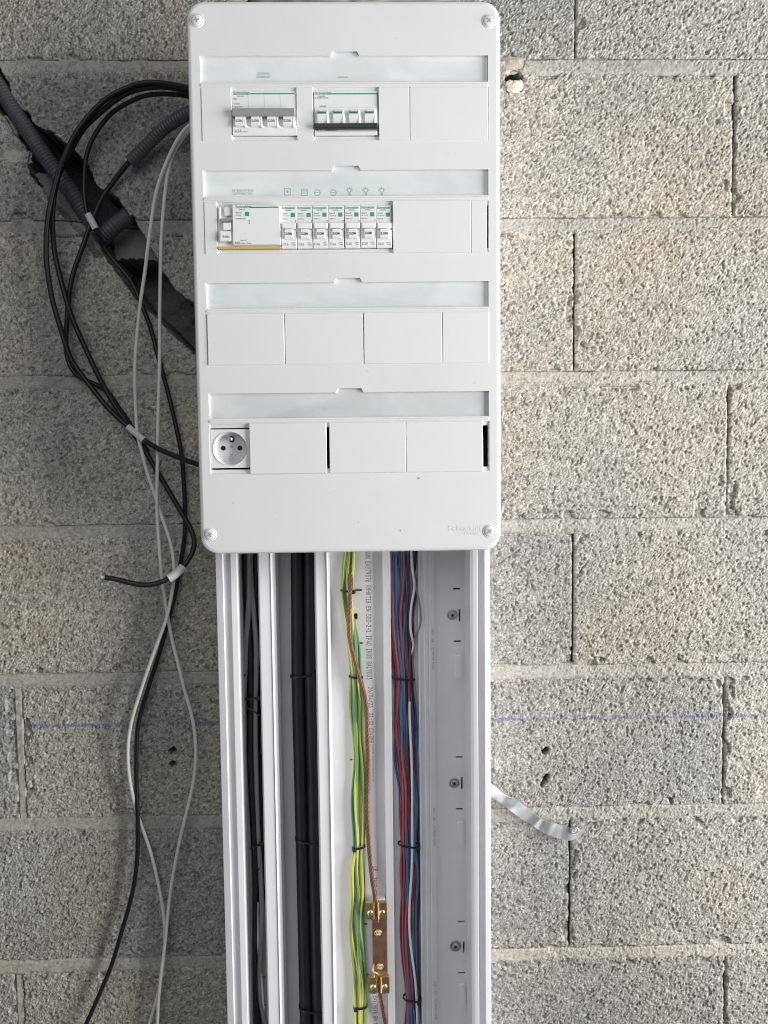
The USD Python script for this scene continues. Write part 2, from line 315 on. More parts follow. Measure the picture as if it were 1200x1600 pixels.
def slab(x0, x1, z0, z1, seed, base, amp, size, fine, mort=False):
    """a rough heightfield face with sides running back into the wall"""
    xs, zs = axis_pts(x0, x1, fine, VIS), np.arange(z0, z1 + 1e-6, (z1 - z0) / max(2, round((z1 - z0) / fine)))
    X, Z = np.meshgrid(xs, zs, indexing='ij')
    J = np.stack([X * 420, Z * 420, X * 0 + seed], -1)
    e, tone, hgt = grain_field(X + .0016 * (meshkit.noise(J, 1) - .5), Z + .0016 * (meshkit.noise(J, 2) - .5), seed, size)
    D, S = wall_field(X, Z)
    P = np.stack([X, Z, X * 0 + seed], -1)
    big = meshkit.fbm(P * [9, 9, 1], 3, seed) - .5; mid = meshkit.fbm(P * [110, 110, 1], 3, seed + 1) - .5
    rough = amp * ((e ** .8) * (.5 + .55 * hgt) - .7) + amp * .15 * mid - amp * 1.0 * ((hgt < .08) * e)
    if mort:
        sm = np.clip(.52 + 1.7 * X + 3.2 * (meshkit.fbm(P * [14, 30, 1], 3, seed + 9) - .5), .15, 1); rough = amp * sm * (.5 * mid + (e ** .8) * (.5 + .55 * hgt) - .6 - .9 * ((hgt < .09) * e))
        if z1 - z0 < .05:
            low = z0 + .0048 + .0034 * (meshkit.fbm(P * [60, 1, 1], 4, seed + 4) - .5) * 2
            D = D + np.clip((low - Z) / .0040, 0, 2) * .0024 + np.clip((Z - z1 + .0030 + .0016 - .0050 * (meshkit.fbm(P * [22, 1, 1], 4, seed + 6) - .38)) / .0010, 0, 1.6) * .0022
    else:
        # smeared lime at the bed joints, chipped arrises
        m = np.minimum(np.minimum(X - x0, x1 - X), np.minimum(Z - z0, z1 - Z))
        k = np.where(m == Z - z0, .0007 + .0026 * np.clip(mid * 4 + .25, 0, 1), np.where(m == z1 - Z, .0004, .0009 + .0020 * np.clip(mid * 3 + .3, 0, 1)))
        chip = meshkit.fbm(P * [45, 45, 1], 3, seed + 12); D = D + np.where((m < .011) & (chip > .60 + m * 9), np.clip((chip - .60 - m * 9) * 40, 0, 1) * .0032, 0)
        D = D + np.where(m < .0032, (1 - m / .0032) ** 2 * k, 0)
    Y = base - rough * (1 - .75 * np.clip(S, 0, 1)) - .0012 * big + D
    g = .40 * tone + .60 * e * (.5 + .5 * hgt); g = np.where(hgt < .08, g * .4, g)  # cement between grains darker; pit shade painted into the tone
    g = g * (1 - S) + S * (.22 + .12 * mid); g = np.where((D > .04) & (S < .9), .03 + .10 * tone, g)  # inside chase and drilled holes, shade painted into the tone by depth
    V_ = np.stack([X, Y, Z], -1); nx, nz = X.shape
    idx = np.arange(nx * nz).reshape(nx, nz)
    q = np.stack([idx[:-1, :-1], idx[1:, :-1], idx[1:, 1:], idx[:-1, 1:]], -1).reshape(-1, 4)
    v = V_.reshape(-1, 3); rim = np.concatenate([idx[:, 0], idx[-1, 1:], idx[-2::-1, -1], idx[0, -2:0:-1]])
    back = v[rim].copy(); back[:, 1] = np.maximum(.14, 0); k = len(v); n = len(rim)
    bi = np.arange(n); s = np.stack([rim[bi], k + bi, k + (bi + 1) % n, rim[(bi + 1) % n]], -1)
    v2 = np.vstack([v, back]); f = np.vstack([q[:, [0, 1, 2]], q[:, [0, 2, 3]], s[:, [0, 1, 2]], s[:, [0, 2, 3]]])
    return (v2, f), np.r_[g.ravel(), np.full(n, .3)]
wall = thing('block_wall', 'rough grey hollow concrete block wall with a diagonal chase cut at left', 'wall', (0, .02, -1.1))
ORIGIN[wall] = np.array([0, .02, -1.1])
beds = [311.5, 111.5, -88, -284.5, -484, -683.5, -884]       # undersides of the courses (mm)
tops = [520] + [b - 14 for b in beds]; bots = beds + [-1090]
JX = [[295, -124], [504, 86, -332], [295.5, -124], [503, 86], [295.5, -124], [505, 86, -455], [293, -124], [512, 90, -470]]
FINE = .0011
for r in range(8):
    xs = sorted([-.80] + [j / 1000 for j in JX[r] if not (r in (1,) and j == -332)] + [.90])
    for k in range(len(xs) - 1):
        gl, gr = (0 if xs[k] < -.7 else .0012), (0 if xs[k + 1] > .8 else .0012)
        if r in (5, 7) and abs(xs[k]) > .45 and xs[k] < 0 and xs[k] > -.7: gl = .006
        if r in (5, 7) and xs[k + 1] < -.4: gr = .004
        off = .0009 * (random.random() - .5) * 2
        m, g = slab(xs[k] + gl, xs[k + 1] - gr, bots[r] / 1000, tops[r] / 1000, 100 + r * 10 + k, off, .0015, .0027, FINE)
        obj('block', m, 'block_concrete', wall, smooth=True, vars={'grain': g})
for r in range(7):
    m, g = slab(-.80, .90, tops[r + 1] / 1000 - .0065, bots[r] / 1000 + .0030, 300 + r, -.0005, .0014, .0028, FINE, True)
    obj('mortar_joint', m, 'mortar', wall, smooth=True, vars={'grain': g})
for r in (5, 7):
    x = -.455 if r == 5 else -.470
    m, g = slab(x - .0036, x + .0056, bots[r] / 1000 + .0003, tops[r] / 1000 - .0003, 340 + r, .0014, .0016, .004, FINE, True)
    obj('mortar_joint', m, 'mortar', wall, smooth=True, vars={'grain': g})
obj('cavity_back', trimesh.creation.box(bounds=[(-.80, .135, -1.09), (.90, .16, .52)]), 'hole_black', wall)
def lump(px, py, Y, rx, ry, rz, seed, mat='mortar_crumb', name='mortar_lump'):
    s = trimesh.creation.icosphere(3); v = np.array(s.vertices); d = .55 + .9 * meshkit.fbm(v * 1.7 + seed, 4, seed)
    v = v * d[:, None] * [rx, ry, rz] + at(px, py, Y); obj(name, trimesh.Trimesh(v, s.faces, process=False), mat, wall, smooth=40)
lump(805, 136, -.001, .010, .006, .007, 3, 'lime_crumb'); lump(797, 131, .000, .005, .005, .0045, 9, 'lime_crumb'); lump(812, 130, .001, .004, .004, .0035, 12, 'lime_crumb'); lump(802, 101, .0035, .019, .0042, .011, 21); lump(790, 112, .002, .006, .004, .005, 23)
lump(10, 205, .012, .016, .012, .020, 4, 'mortar_crumb'); lump(22, 246, .004, .024, .005, .011, 5); lump(0, 232, .008, .012, .008, .015, 8)
lump(172, 292, .02, .008, .01, .006, 15)

# ------------------------------------------------------------------ cable trunking below the enclosure
ZT, ZB = -.2975, -1.10
tr = thing('cable_trunking', 'open white plastic cable trunking with three channels below the distribution board', 'trunking', (0, 0, ZB))
def prof(name, pts, mat='trunk_plastic', label=None):
    p = Polygon(pts)
    p = p.buffer(-.0006, join_style=2).buffer(.0006, quad_segs=3)
    return obj(name, profile(p, ZB, ZT), mat, tr, smooth=35, label=label)
F = -.075
prof('side_wall', [(-.1705, -.004), (-.1705, F + .001), (-.1615, F), (-.1607, F + .004), (-.1527, F + .004), (-.1519, F), (-.1440, F + .0005), (-.1437, -.004)])
prof('side_wall', [(.1463, -.004), (.1463, F + .0015), (.1505, F + .0005), (.1560, F), (.1566, F + .006), (.1640, F + .006), (.1643, F), (.1718, F + .0008), (.1718, -.004)])
prof('divider', [(-.1183, -.012), (-.1183, F + .001), (-.1165, F), (-.1035, F + .0008), (-.1017, F - .0006), (-.1012, F + .004), (-.1012, -.050), (-.1000, -.048), (-.1000, -.034), (-.0985, -.032), (-.0985, -.012)])
prof('divider', [(-.0482, -.012), (-.0482, F + .001), (-.0460, F), (-.0345, F + .001), (-.0319, F - .0006), (-.0315, F + .004), (-.0315, -.012)])
# base plates, slotted
def slot(px, py, w, h, Y, rot=0):
    q = at(px, py, Y); return rrect(q[0] - w / 2, q[0] + w / 2, q[2] - h / 2, q[2] + h / 2, min(w, h) * .45, 3)
YB = -.012
holesL = [slot(560, 922, .010, .0024, YB), slot(556, 963, .0048, .0088, YB), slot(562, 1005, .0085, .0024, YB), slot(549, 1187, .0036, .0022, YB), slot(550, 1269, .002, .0015, YB), slot(570, 1444, .008, .0024, YB), slot(572, 1523, .008, .0022, YB), slot(514, 869, .003, .003, YB)]
base = sbox(-.1437, ZB, .0475, ZT)
holes1 = [slot(400, 1191, .012, .0022, YB), slot(405, 1447, .014, .0022, YB), slot(411, 1527, .008, .0022, YB), slot(412, 1570, .008, .0022, YB), slot(393, 963, .003, .003, YB)]
obj('base_plate', extr(base.difference(unary_union(holesL + holes1)), YB, YB + .0022), 'base_plastic', tr)
prof('guide_rail', [(.0375, YB + .002), (.0375, -.020), (.0384, -.021), (.0470, -.021), (.0482, -.020), (.0482, YB + .002)], 'trunk_plastic')
obj('base_plate', trimesh.creation.box(bounds=[(.0483, -.0072, ZB), (.0850, -.0050, ZT)]), 'tray_plastic', tr, label='deeper middle strip behind the coloured wires')
YR = -.021
hr = [slot(713.5, 920, .0098, .0024, YR), slot(714.5, 1002, .0100, .0024, YR), slot(717.5, 1183, .0098, .0024, YR), slot(718, 1264, .0098, .0024, YR), slot(720.5, 1440, .0100, .0024, YR), slot(721.5, 1520, .0100, .0024, YR),
      slot(718, 961, .0022, .0168, YR), slot(721.6, 1223.5, .0024, .0168, YR), slot(724.6, 1479.5, .0024, .0162, YR)]
obj('mounting_strip', extr(sbox(.1065, ZB, .1463, ZT).difference(unary_union(hr)), YR, YR + .0022), 'tray_plastic', tr)
prof('strip_ridge', [(.0845, -.004), (.0845, -.0195), (.0856, -.0205), (.0876, -.0205), (.0880, -.0195), (.0925, -.0195), (.0930, -.0208), (.0975, -.0208), (.0978, -.0198), (.0985, -.0198), (.0990, -.0222), (.1062, -.0222), (.1065, -.021), (.1065, -.018), (.086, -.017), (.086, -.004)], 'tray_plastic')
for px, py, sz in ((707, 961, .0072), (710, 1224, .0072), (712, 1479, .0080)):
    q = at(px, py, YR - .002)
    s = obj('washer', [disc(q[0], YR, q[2], sz, .0010, .0003, 32), torus_y(q[0], YR - .0010, q[2], sz - .0009, .0007, 32, 8)], 'steel', tr, smooth=40)
    obj('screw', disc(q[0], YR - .0011, q[2], .0046, .0022, .0008, 24, .0004), 'steel', tr, smooth=40)
    obj('screw_recess', extr(unary_union([affinity.rotate(sbox(q[0] - .0018, q[2] - .0005, q[0] + .0018, q[2] + .0005), a, origin=(q[0], q[2])) for a in (0, 60, 120)]), YR - .00385, YR - .003), 'hole_black', tr)
for px, y0, y1 in ((715.5, 1024, 1059), (719, 1284, 1319), (722, 1537, 1574)):
    a, b = at(px, y0, YR), at(px, y1, YR); x = (a[0] + b[0]) / 2
    m = [extr(rrect(x - .0042 + o, x + .0042 - o, b[2] + o, a[2] - o, .0022, 5), YR - h, YR + .0003) for o, h in ((0, .0012), (.0004, .0020), (.0009, .0024))]
    obj('raised_tab', m, 'handle_plastic', tr)
def mono(s, h, pitch, rot, depth=.00012):
    out = []
    for k, ch in enumerate(s):
        if ch == ' ': continue
        m = meshkit.text_mesh(ch, h, depth); v = np.array(m.vertices); w = np.ptp(v[:, 0]); x = v[:, 0] - v[:, 0].min()
        x = x * min(1.0, .74 * pitch / max(w, 1e-6)) ; x += k * pitch + (pitch - x.max()) / 2
        X, Z = (v[:, 1], -x) if rot == 'down' else (-v[:, 1], x)
        out.append(trimesh.Trimesh(np.stack([X, -v[:, 2], Z], 1), m.faces, process=False))
    return trimesh.util.concatenate(out)
def down(s, px, py, Y, h, x=None, end=None, mat='black_print', bold=False, rot='down'):
    q = at(px, py, Y); L = abs(at(px, end, Y)[2] - q[2]); m = mono(s, h, L / len(s), rot); v = np.array(m.vertices)
    v += [q[0] if x is None else x, Y, q[2]]
    return trimesh.Trimesh(v, m.faces, process=False)
xt = .0175
pr = [down('R64MM EAV79076 R9HKT18 EN 500-2-1 IP40 IK08 RAL9003', 575, 852, YB, .0068, xt - .002, 1062), down('26/04/23', 576, 1073, YB, .0058, xt, 1106), down('21:32 0743PR', 577, 1114, YB, .0058, xt, 1161),
      down('CE', 582, 1353, YB, .0058, xt + .003, 1362), down('IK08 SCHNEIDER', 582, 1371, YB, .0054, xt + .0025, 1425), down('EAV79076 EN 500-2-1 IP40', 586, 1556, YB, .0058, xt + .001, 1640)]
obj('printed_text', pr, 'black_print', tr)
obj('printed_text', [down('Schneider Electric Industries SAS', 583, 1163, YB, .0026, xt + .0040, 1222), down('35 rue Joseph Monier Rueil-Malmaison', 576, 1163, YB, .0026, xt - .001, 1236)], 'grey_print', tr)
pr = []
for px, y0, y1 in ((688, 982, 1046), (691, 1262, 1321), (694, 1533, 1593)):
    q = at(px, y1, -.0222); pr.append(down('Partie arriere GTL - 250 - 13203', px, y1, -.0222, .0030, .1050, y0, rot='up'))
obj('printed_text', pr, 'grey_print', tr)

# ------------------------------------------------------------------ wiring in the trunking
def wire(name, pts, rad, mat, parent, sides=9, step=.006, label=None, stripe=None):
    P, s = spline(pts, step)
    m, ang, ar = tube(P, rad, sides)
    vv = None
    if stripe is not None: vv = {'stripe': .5 + .5 * np.cos(ang + stripe[0] + stripe[1] * ar + .6 * np.sin(ar * 23 + stripe[0]))}
    return obj(name, m, mat, parent, smooth=True if stripe is not None else 50, label=label, vars=vv)
def tie(parent, px0, px1, py, Y0, Y1, tilt=0, head=1, mat='black_plastic', ry=None):
    """a flat strap round a bundle between px0 and px1, front at Y0 and back at Y1, with its ratchet head"""
    a, b = at(px0, py, Y0), at(px1, py + tilt, Y0); cx, cz, cy = (a[0] + b[0]) / 2, (a[2] + b[2]) / 2, (Y0 + Y1) / 2
    rx, ryy = abs(b[0] - a[0]) / 2, (Y1 - Y0) / 2; t = np.linspace(0, 2 * np.pi, 41)[:-1]; sl = (b[2] - a[2]) / (b[0] - a[0])
    cs, sn = np.cos(t), np.sin(t); ex = np.sign(cs) * np.abs(cs) ** .75; ey = np.sign(sn) * np.abs(sn) ** .75
    c = np.stack([cx + rx * ex, cy - ryy * ey, cz + sl * rx * ex], -1); nrm = np.stack([ex, -ey, 0 * ex], -1); nrm /= np.linalg.norm(nrm, axis=1, keepdims=True)
    w, th = .0013, .0011; up = np.array([0, 0, 1.0])
    L = [c + up * w, c + nrm * th + up * w, c + nrm * th - up * w, c - up * w]; n = len(c); v = np.concatenate(L); f = []
    for k in range(4):
        for i in range(n):
            p, q = k * n + i, k * n + (i + 1) % n; r, s = ((k + 1) % 4) * n + (i + 1) % n, ((k + 1) % 4) * n + i
            f += [(p, q, r), (p, r, s)]
    m = [trimesh.Trimesh(v, f, process=False)]
    hx = cx + head * rx * .72; hz = cz + sl * head * rx * .72
    p = obj('cable_tie', m, mat, parent)
    obj('tie_head', cbox(hx - .0025, hx + .0025, Y0 - .0036, Y0 + .001, hz - .0024, hz + .0022, .0006), mat, p)
# earth wires
eb = thing('earth_wire_bundle', 'bundle of green and yellow striped earth wires tied in the wide channel', 'wires', tuple(at(561, 1600, -.02)))
EC = [(840, 545, 9), (865, 545, 9), (922, 541, 9), (965, 545, 9), (1005, 551, 10), (1058, 555.5, 8.5), (1100, 557, 10), (1150, 558.5, 10), (1190, 561, 9.5), (1240, 560.5, 10.5), (1280, 560.5, 10), (1326, 560, 8), (1350, 558.5, 10.5), (1400, 558.5, 11), (1440, 557, 10), (1500, 560, 9.5), (1540, 562, 9), (1577, 562.5, 8.5), (1640, 563, 9.5), (1720, 563, 9.5)]
BY = np.array([c[0] for c in EC], float)
def wander(seed, lo=-1, hi=1, n=len(EC), k=.55, pin=()):
    rng = np.random.default_rng(seed); t = np.cumsum(rng.normal(0, k, n)); t = t - t.mean()
    return t
sheaths = ['earth_sheath', 'earth_sheath_green', 'earth_sheath_yellow', 'earth_sheath', 'earth_sheath_green', 'earth_sheath_yellow', 'earth_sheath', 'earth_sheath_green', 'earth_sheath']
t0 = [-1, -.5, 0, .5, 1, -.72, -.2, .3, .75]; lay = [0, 1, 2, 1, 0, 2.1, .2, 2.3, 1.5]
for k in range(9):
    w = wander(40 + k, k=.22); pts = []
    for i, (py, cx, hw) in enumerate(EC):
        hw = hw * 1.12; t = np.clip(t0[k] + w[i] * 1.25, -1.05, 1.05); Y = YB - .0022 - .0023 * lay[k] - .0012 * math.sin(i * 1.3 + k * 2)
        Y = min(Y, YB - .0020)
        pts.append(at(cx + t * (hw - 2.2), py + 3 * math.sin(i + k), Y))
    wire('wire', pts, .00188, sheaths[k], eb, 10, .005, stripe=(k * 1.7, 14 + 5 * (k % 3)))
tie(eb, 533, 555, 923, YB - .0110, YB - .001, 2); tie(eb, 546, 566, 1058, YB - .0110, YB - .001, 2); tie(eb, 551, 570, 1328, YB - .0110, YB - .001, -4, -1); tie(eb, 553, 573, 1577, YB - .0110, YB - .001, -2, -1)
# bare copper conductor, seven strands laid up, in two lengths clamped to the earthing bar
def stranded(label, pts, R_, r_, pitch, cat='cable'):
    th = thing('bare_copper_conductor', label, cat, tuple(pts[-1]), 'bare copper conductors in the trunking')
    P, s = spline(pts, .0016); T = np.gradient(P, axis=0); T /= np.linalg.norm(T, axis=1, keepdims=True)
    N = np.cross(T, [0, 1.0, 0]); N /= np.linalg.norm(N, axis=1, keepdims=True); B = np.cross(T, N)
    obj('strand', tube(P, r_, 6)[0], 'copper', th, smooth=60)
    for k in range(6):
        a = 2 * np.pi * (s / pitch + k / 6)
        obj('strand', tube(P + R_ * (np.cos(a)[:, None] * N + np.sin(a)[:, None] * B), r_, 6)[0], ('copper', 'copper_dark')[k % 2], th, smooth=60)
cp = [(549, 850, -.0135), (549, 880, -.0150), (548.5, 902, -.0195), (547.5, 922, -.0240), (545.5, 962, -.0262), (546, 994, -.026), (554, 1030, -.026), (562, 1060, -.0262), (570, 1090, -.025), (573.5, 1140, -.022), (574.5, 1180, -.020), (574, 1220, -.019), (573.5, 1260, -.019), (575, 1300, -.019), (578, 1340, -.0195), (583, 1384, -.022), (587.5, 1410, -.025), (589, 1440, -.027)]
stranded('twisted bare copper conductor running down beside the earth wires into the upper clamp', [at(*c) for c in cp], .0022, .00094, .018)
cp = [(592, 1530, -.027), (594, 1552, -.026), (598, 1574, -.022), (602, 1597, -.019), (606, 1620, -.018), (610, 1660, -.018)]
stranded('short bare copper conductor leaving the lower brass clamp downwards', [at(*c) for c in cp], .0022, .00094, .018)
# earthing bar
bar = thing('earth_terminal_bar', 'copper earthing bar with two brass screw clamps in the wide channel', 'terminal bar', tuple(at(593, 1540, -.02)))
def pxbox(px0, px1, py0, py1, Y0, Y1, c=.0006):
    a, b = at(px0, (py0 + py1) / 2, Y0), at(px1, (py0 + py1) / 2, Y0); t, u = at((px0 + px1) / 2, py0, Y0), at((px0 + px1) / 2, py1, Y0)
    return cbox(a[0], b[0], Y0, Y1, u[2], t[2], c)
obj('bar', [pxbox(581.5, 604.5, 1424, 1541, -.0245, -.0215, .0005)], 'copper_bar', bar)
for bx in (pxbox(584, 602, 1405, 1424, -.0235, -.0118, .0006), pxbox(586, 600, 1500, 1520, -.0216, -.0118)): obj('bar_support', bx, 'trunk_plastic', bar)
for i, (x0, x1, y0, y1) in enumerate(((571, 604.5, 1411.5, 1436.5), (575.5, 608.5, 1528, 1552))):
    a, b = at(x0, y0, -.031), at(x1, y1, -.031); cx = (a[0] + b[0]) / 2; hw = (b[0] - a[0]) / 2
    n = 24; u = np.linspace(-1, 1, n); yy = -.0300 - .0012 * np.exp(-(u / .16) ** 2) * -2.2 - .0016 * np.clip(1 - np.abs(np.abs(u) - .5) / .5, 0, 1)
    pts = [(cx + hw * k, y) for k, y in zip(u, yy)] + [(cx + hw, -.0245), (cx - hw, -.0245)]
    c = obj('clamp', profile(Polygon(pts), b[2], a[2]), 'brass', bar, smooth=25)
    for sgn in (-1, 1):
        sx, sz = cx + sgn * hw * .55, (a[2] + b[2]) / 2 - .002
        obj('clamp_screw', [disc(sx, -.0312, sz, .0038, .0016, .0009, 20, .0006)], 'brass_bright', c, smooth=40)
        obj('screw_recess', extr(unary_union([affinity.rotate(sbox(sx - .0020, sz - .0004, sx + .0020, sz + .0004), q, origin=(sx, sz)) for q in (35, 125)]), -.0336, -.0330), 'steel', c)
for px, py in ((591, 1458), (593.5, 1511)):
    q = at(px, py, -.0245)
    obj('bolt', [disc(q[0], -.0245, q[2], .0050, .0014, .0004, 6 if False else 24), disc(q[0], -.0258, q[2], .0036, .0026, .0006, 6), disc(q[0], -.0284, q[2], .0020, .0018, .0005, 16)], 'brass_bright', bar, smooth=35)
obj('wire_end', [tube(spline([at(583, 1512, -.026), at(585, 1519, -.029), at(590, 1522, -.028), at(588, 1529, -.027)], .001)[0], .0011, 8)[0], tube(spline([at(585, 1507, -.026), at(584, 1522, -.0275), at(588, 1531, -.0275)], .001)[0], .0010, 8)[0]], 'brass_bright', bar, smooth=50)
# phase and neutral wires
pb = thing('coloured_wire_bundle', 'bundle of red, blue and dark insulated wires tied along the wide channel', 'wires', tuple(at(640, 1600, -.02)))
PC = [(840, 629, 27), (865, 628, 27), (920, 628, 26), (960, 627, 24.5), (1005, 628, 21), (1062, 631, 17), (1100, 632, 19), (1150, 634.5, 20.5), (1190, 636, 20.5), (1230, 639, 17.5), (1280, 639.5, 17), (1324, 640, 16), (1355, 641, 17.5), (1400, 641.5, 18), (1440, 641, 17.5), (1500, 642.5, 16), (1565, 645, 14), (1600, 646, 15), (1640, 647, 15), (1720, 647, 15)]
COL = [('pale_blue_sheath', .72, 2.3), ('blue_sheath', -.28, 2.9), ('dark_red_sheath', .42, 2.7), ('red_sheath', -.97, 1.6), ('blue_sheath', -.80, .2), ('red_sheath', -.60, 2.6), ('blue_sheath', -.42, 1.3), ('blue_sheath', -.22, 3.0), ('pale_blue_sheath', -.08, 2.4), ('red_sheath', .10, 3.1), ('dark_red_sheath', .26, 2.0), ('blue_sheath', .46, 2.0), ('dark_red_sheath', .02, .8),
       ('dark_red_sheath', -.70, 1.0), ('purple_sheath', .66, 1.2), ('dark_red_sheath', .80, .2), ('purple_sheath', .93, .9), ('grey_sheath', 1.0, 0), ('blue_sheath', .14, -.2), ('blue_sheath', .60, .2)]
NM = dict(red_sheath='red wire', blue_sheath='blue wire', pale_blue_sheath='pale blue wire', dark_red_sheath='dark red wire', purple_sheath='dark purple wire', grey_sheath='grey wire')
BYQ = -.0072
for k, (c, t_, ly) in enumerate(COL):
    rng = np.random.default_rng(900 + k); w = np.cumsum(rng.normal(0, .21, len(PC))); w -= np.linspace(w[0] * .2, w[-1] * .5, len(PC)); pts = []
    for i, (py, cx, hw) in enumerate(PC):
        t = t_ + w[i] * .55
        t = t - 2 * max(0, t - 1) - 2 * min(0, t + 1)
        tight = hw / 27.
        Y = BYQ - .0020 - .0026 * max(0, ly) * (.75 + .35 * (1 - tight)) - .0010 * math.sin(i * 1.1 + 1.9 * k)
        pts.append(at(cx + t * (hw - 2.2), py + 4 * math.sin(2 * i + k), min(Y, BYQ - .0018)))
    wire('wire', pts, .00158, c, pb, 9, .006, label=NM[c])
wp = [(642.5, 850, -.0205), (643, 865, -.021), (646, 900, -.0215), (647.5, 915, -.0215), (643, 945, -.021), (641.2, 970, -.021), (642.5, 990, -.021), (645.5, 1005, -.019), (645, 1014, -.017), (642, 1023, -.014)]
wire('wire', [at(*c) for c in wp], np.interp(np.arange(len(spline([at(*c) for c in wp], .003)[0])), [0, 40, 48], [.00160, .00160, .0012]), 'white_wire', pb, 9, .003, label='loose white wire end')
wp = [(655, 850, -.019), (653.5, 865, -.019), (651, 890, -.019), (649, 910, -.019), (653, 932, -.020), (656.5, 955, -.021), (655.5, 980, -.020), (649, 996, -.017), (645, 1020, -.0135), (647, 1060, -.014), (651, 1100, -.014), (655, 1140, -.012)]
wire('wire', [at(*c) for c in wp], .00135, 'grey_sheath', pb, 9, .004, label='grey wire bowing out to the right')
wp = [(640, 1096, -.0165), (640.5, 1130, -.0205), (643, 1185, -.0215), (644, 1250, -.0212), (644.2, 1320, -.0205), (643, 1365, -.0205), (639.5, 1430, -.0200), (641.5, 1475, -.0205), (648, 1525, -.0205), (651, 1565, -.0205), (652.5, 1610, -.0205), (653, 1680, -.0205)]
wire('wire', [at(*c) for c in wp], .00160, 'white_wire', pb, 9, .005, label='white wire at the front of the bundle')
tie(pb, 613, 648, 1060, -.0200, -.0080, 3); tie(pb, 623, 657, 1321, -.0218, -.0080, 5); tie(pb, 631, 658, 1563, -.0218, -.0080, 3)

# two thick black cables in the middle channel
pc = thing('thick_cable_pair', 'pair of thick black power cables tied together in the middle channel', 'cables', tuple(at(485, 1600, -.02)))
for k, (x0, x1, x2, Y) in enumerate(((464.5, 472, 478.5, -.0235), (485.5, 492, 499, -.0255))):
    pts = [at(x0 - .5, 845, Y), at(x0 + .6, 960, Y - .001), at(x0 + 1.2, 1060, Y), at(x0 + 4, 1180, Y), at(x1, 1320, Y - .001), at(x1 + 3, 1450, Y), at(x2, 1600, Y), at(x2 + 4, 1720, Y)]
    wire('cable', pts, .0086 if k == 0 else .0092, 'thick_black', pc, 16, .01)
tie(pc, 453, 497, 1060, -.0345, -.012, -6, 1); tie(pc, 461, 503, 1315, -.0345, -.012, 6, 1); tie(pc, 467, 509, 1580, -.0345, -.012, 5, 1)
# dark cables crowded in the narrow left channel
db = thing('dark_cable_bundle', 'dark and grey data cables loosely tied in the narrow left channel', 'cables', tuple(at(400, 1600, -.02)))
DC = [('cable_black', [(384, 845), (385, 920), (389, 1000), (392, 1080), (391, 1180), (396, 1280), (398, 1360), (397, 1480), (398, 1600), (400, 1720)], -.035, .0042),
      ('cable_black', [(398, 845), (399, 920), (393, 1000), (390, 1100), (399, 1200), (406, 1290), (402, 1390), (400, 1500), (404, 1600), (406, 1720)], -.028, .0042),
      ('cable_grey', [(388, 845), (389, 930), (384, 1020), (381, 1120), (384, 1240), (390, 1360), (391, 1480), (393, 1600), (395, 1720)], -.037, .0036),
      ('cable_grey', [(393, 845), (394, 930), (400, 1010), (399, 1100), (400, 1200), (404, 1320), (409, 1420), (406, 1500), (407, 1560), (414, 1600), (420, 1720)], -.034, .0033),
      ('cable_black', [(376, 845), (378, 930), (379, 1020), (384, 1140), (384, 1260), (388, 1380), (389, 1480), (391, 1600), (393, 1720)], -.017, .0045),
      ('cable_black', [(405, 845), (404, 930), (406, 1040), (407, 1120), (408, 1240), (411, 1330), (409, 1400), (404, 1470), (402, 1600), (402, 1720)], -.016, .0045),
      ('white_sheath', [(402, 1410), (404, 1480), (408, 1530), (411, 1570), (414, 1610), (418, 1720)], -.034, .0019),
      ('white_sheath', [(395, 1520), (397, 1560), (398, 1600), (399, 1720)], -.036, .0019)]
for c, p, Y, r_ in DC: wire('cable', [at(a, b, Y + .003 * math.sin(b * .013)) for a, b in p], r_, c, db, 10, .008, label='thin pale cable' if c == 'white_sheath' else None)
tie(db, 377, 408, 1093, -.042, -.014, -3, 1); tie(db, 383, 412, 1330, -.042, -.014, -14, 1)
for tl in ([(376, 1072, -.03), (379, 1058, -.04), (384, 1054, -.041)], [(386, 1374, -.03), (397, 1368, -.041), (408, 1352, -.038)], [(386, 1106, -.04), (398, 1112, -.041), (408, 1120, -.038)]):
    obj('tie_tail', tube(spline([at(*c) for c in tl], .002)[0], .0009, 6)[0], 'black_plastic', db)

# ------------------------------------------------------------------ the distribution board
en = thing('distribution_board', 'white plastic distribution board with four module rows fixed on the block wall', 'electrical panel', (0, 0, -.309))
YF = -.140
def faceplate(outer, levels, holes, back):
    """front with rounded edge: outer outline at (inset, y) levels, then flat front with holes whose sides run back"""
    loops = [(np.array(outer.buffer(-o, quad_segs=10).exterior.coords)[:-1], y) for o, y in levels]
    n = 72; res = []
    for c, y in loops:
        ls = LineString(np.vstack([c, c[:1]])); p0 = None
        a = np.linspace(0, 2 * np.pi, n, endpoint=False); res.append((c, y))
    return res
def rounded(hw, hh, r, seg=9):
    pts = []
    for cx, cz, s in ((hw - r, hh - r, 0), (-hw + r, hh - r, 1), (-hw + r, -hh + r, 2), (hw - r, -hh + r, 3)):
        for k in range(seg + 1):
            a = (s + k / seg) * np.pi / 2; pts.append((cx + r * math.cos(a), cz + r * math.sin(a)))
    return np.array(pts)
HW, HH, CR = .175, .3088, .020
lev = [(.0015, -.098), (.0, -.110), (.0, YF + .0045), (.0006, YF + .0022), (.0017, YF + .0008), (.0036, YF + .0001), (.005, YF)]
L = [rounded(HW - o, HH - o, CR - o) for o, _ in lev]; N = len(L[0])
vs = [np.stack([l[:, 0], np.full(N, y), l[:, 1]], 1) for l, (_, y) in zip(L, lev)]
v = np.vstack(vs); f = []
for k in range(len(lev) - 1):
    for i in range(N):
        p, q = k * N + i, k * N + (i + 1) % N; f += [(p, q, q + N), (p, q + N, p + N)]
side = trimesh.Trimesh(v, f, process=False)
ROW = [186.4, 61.9, -62.6, -187.1]
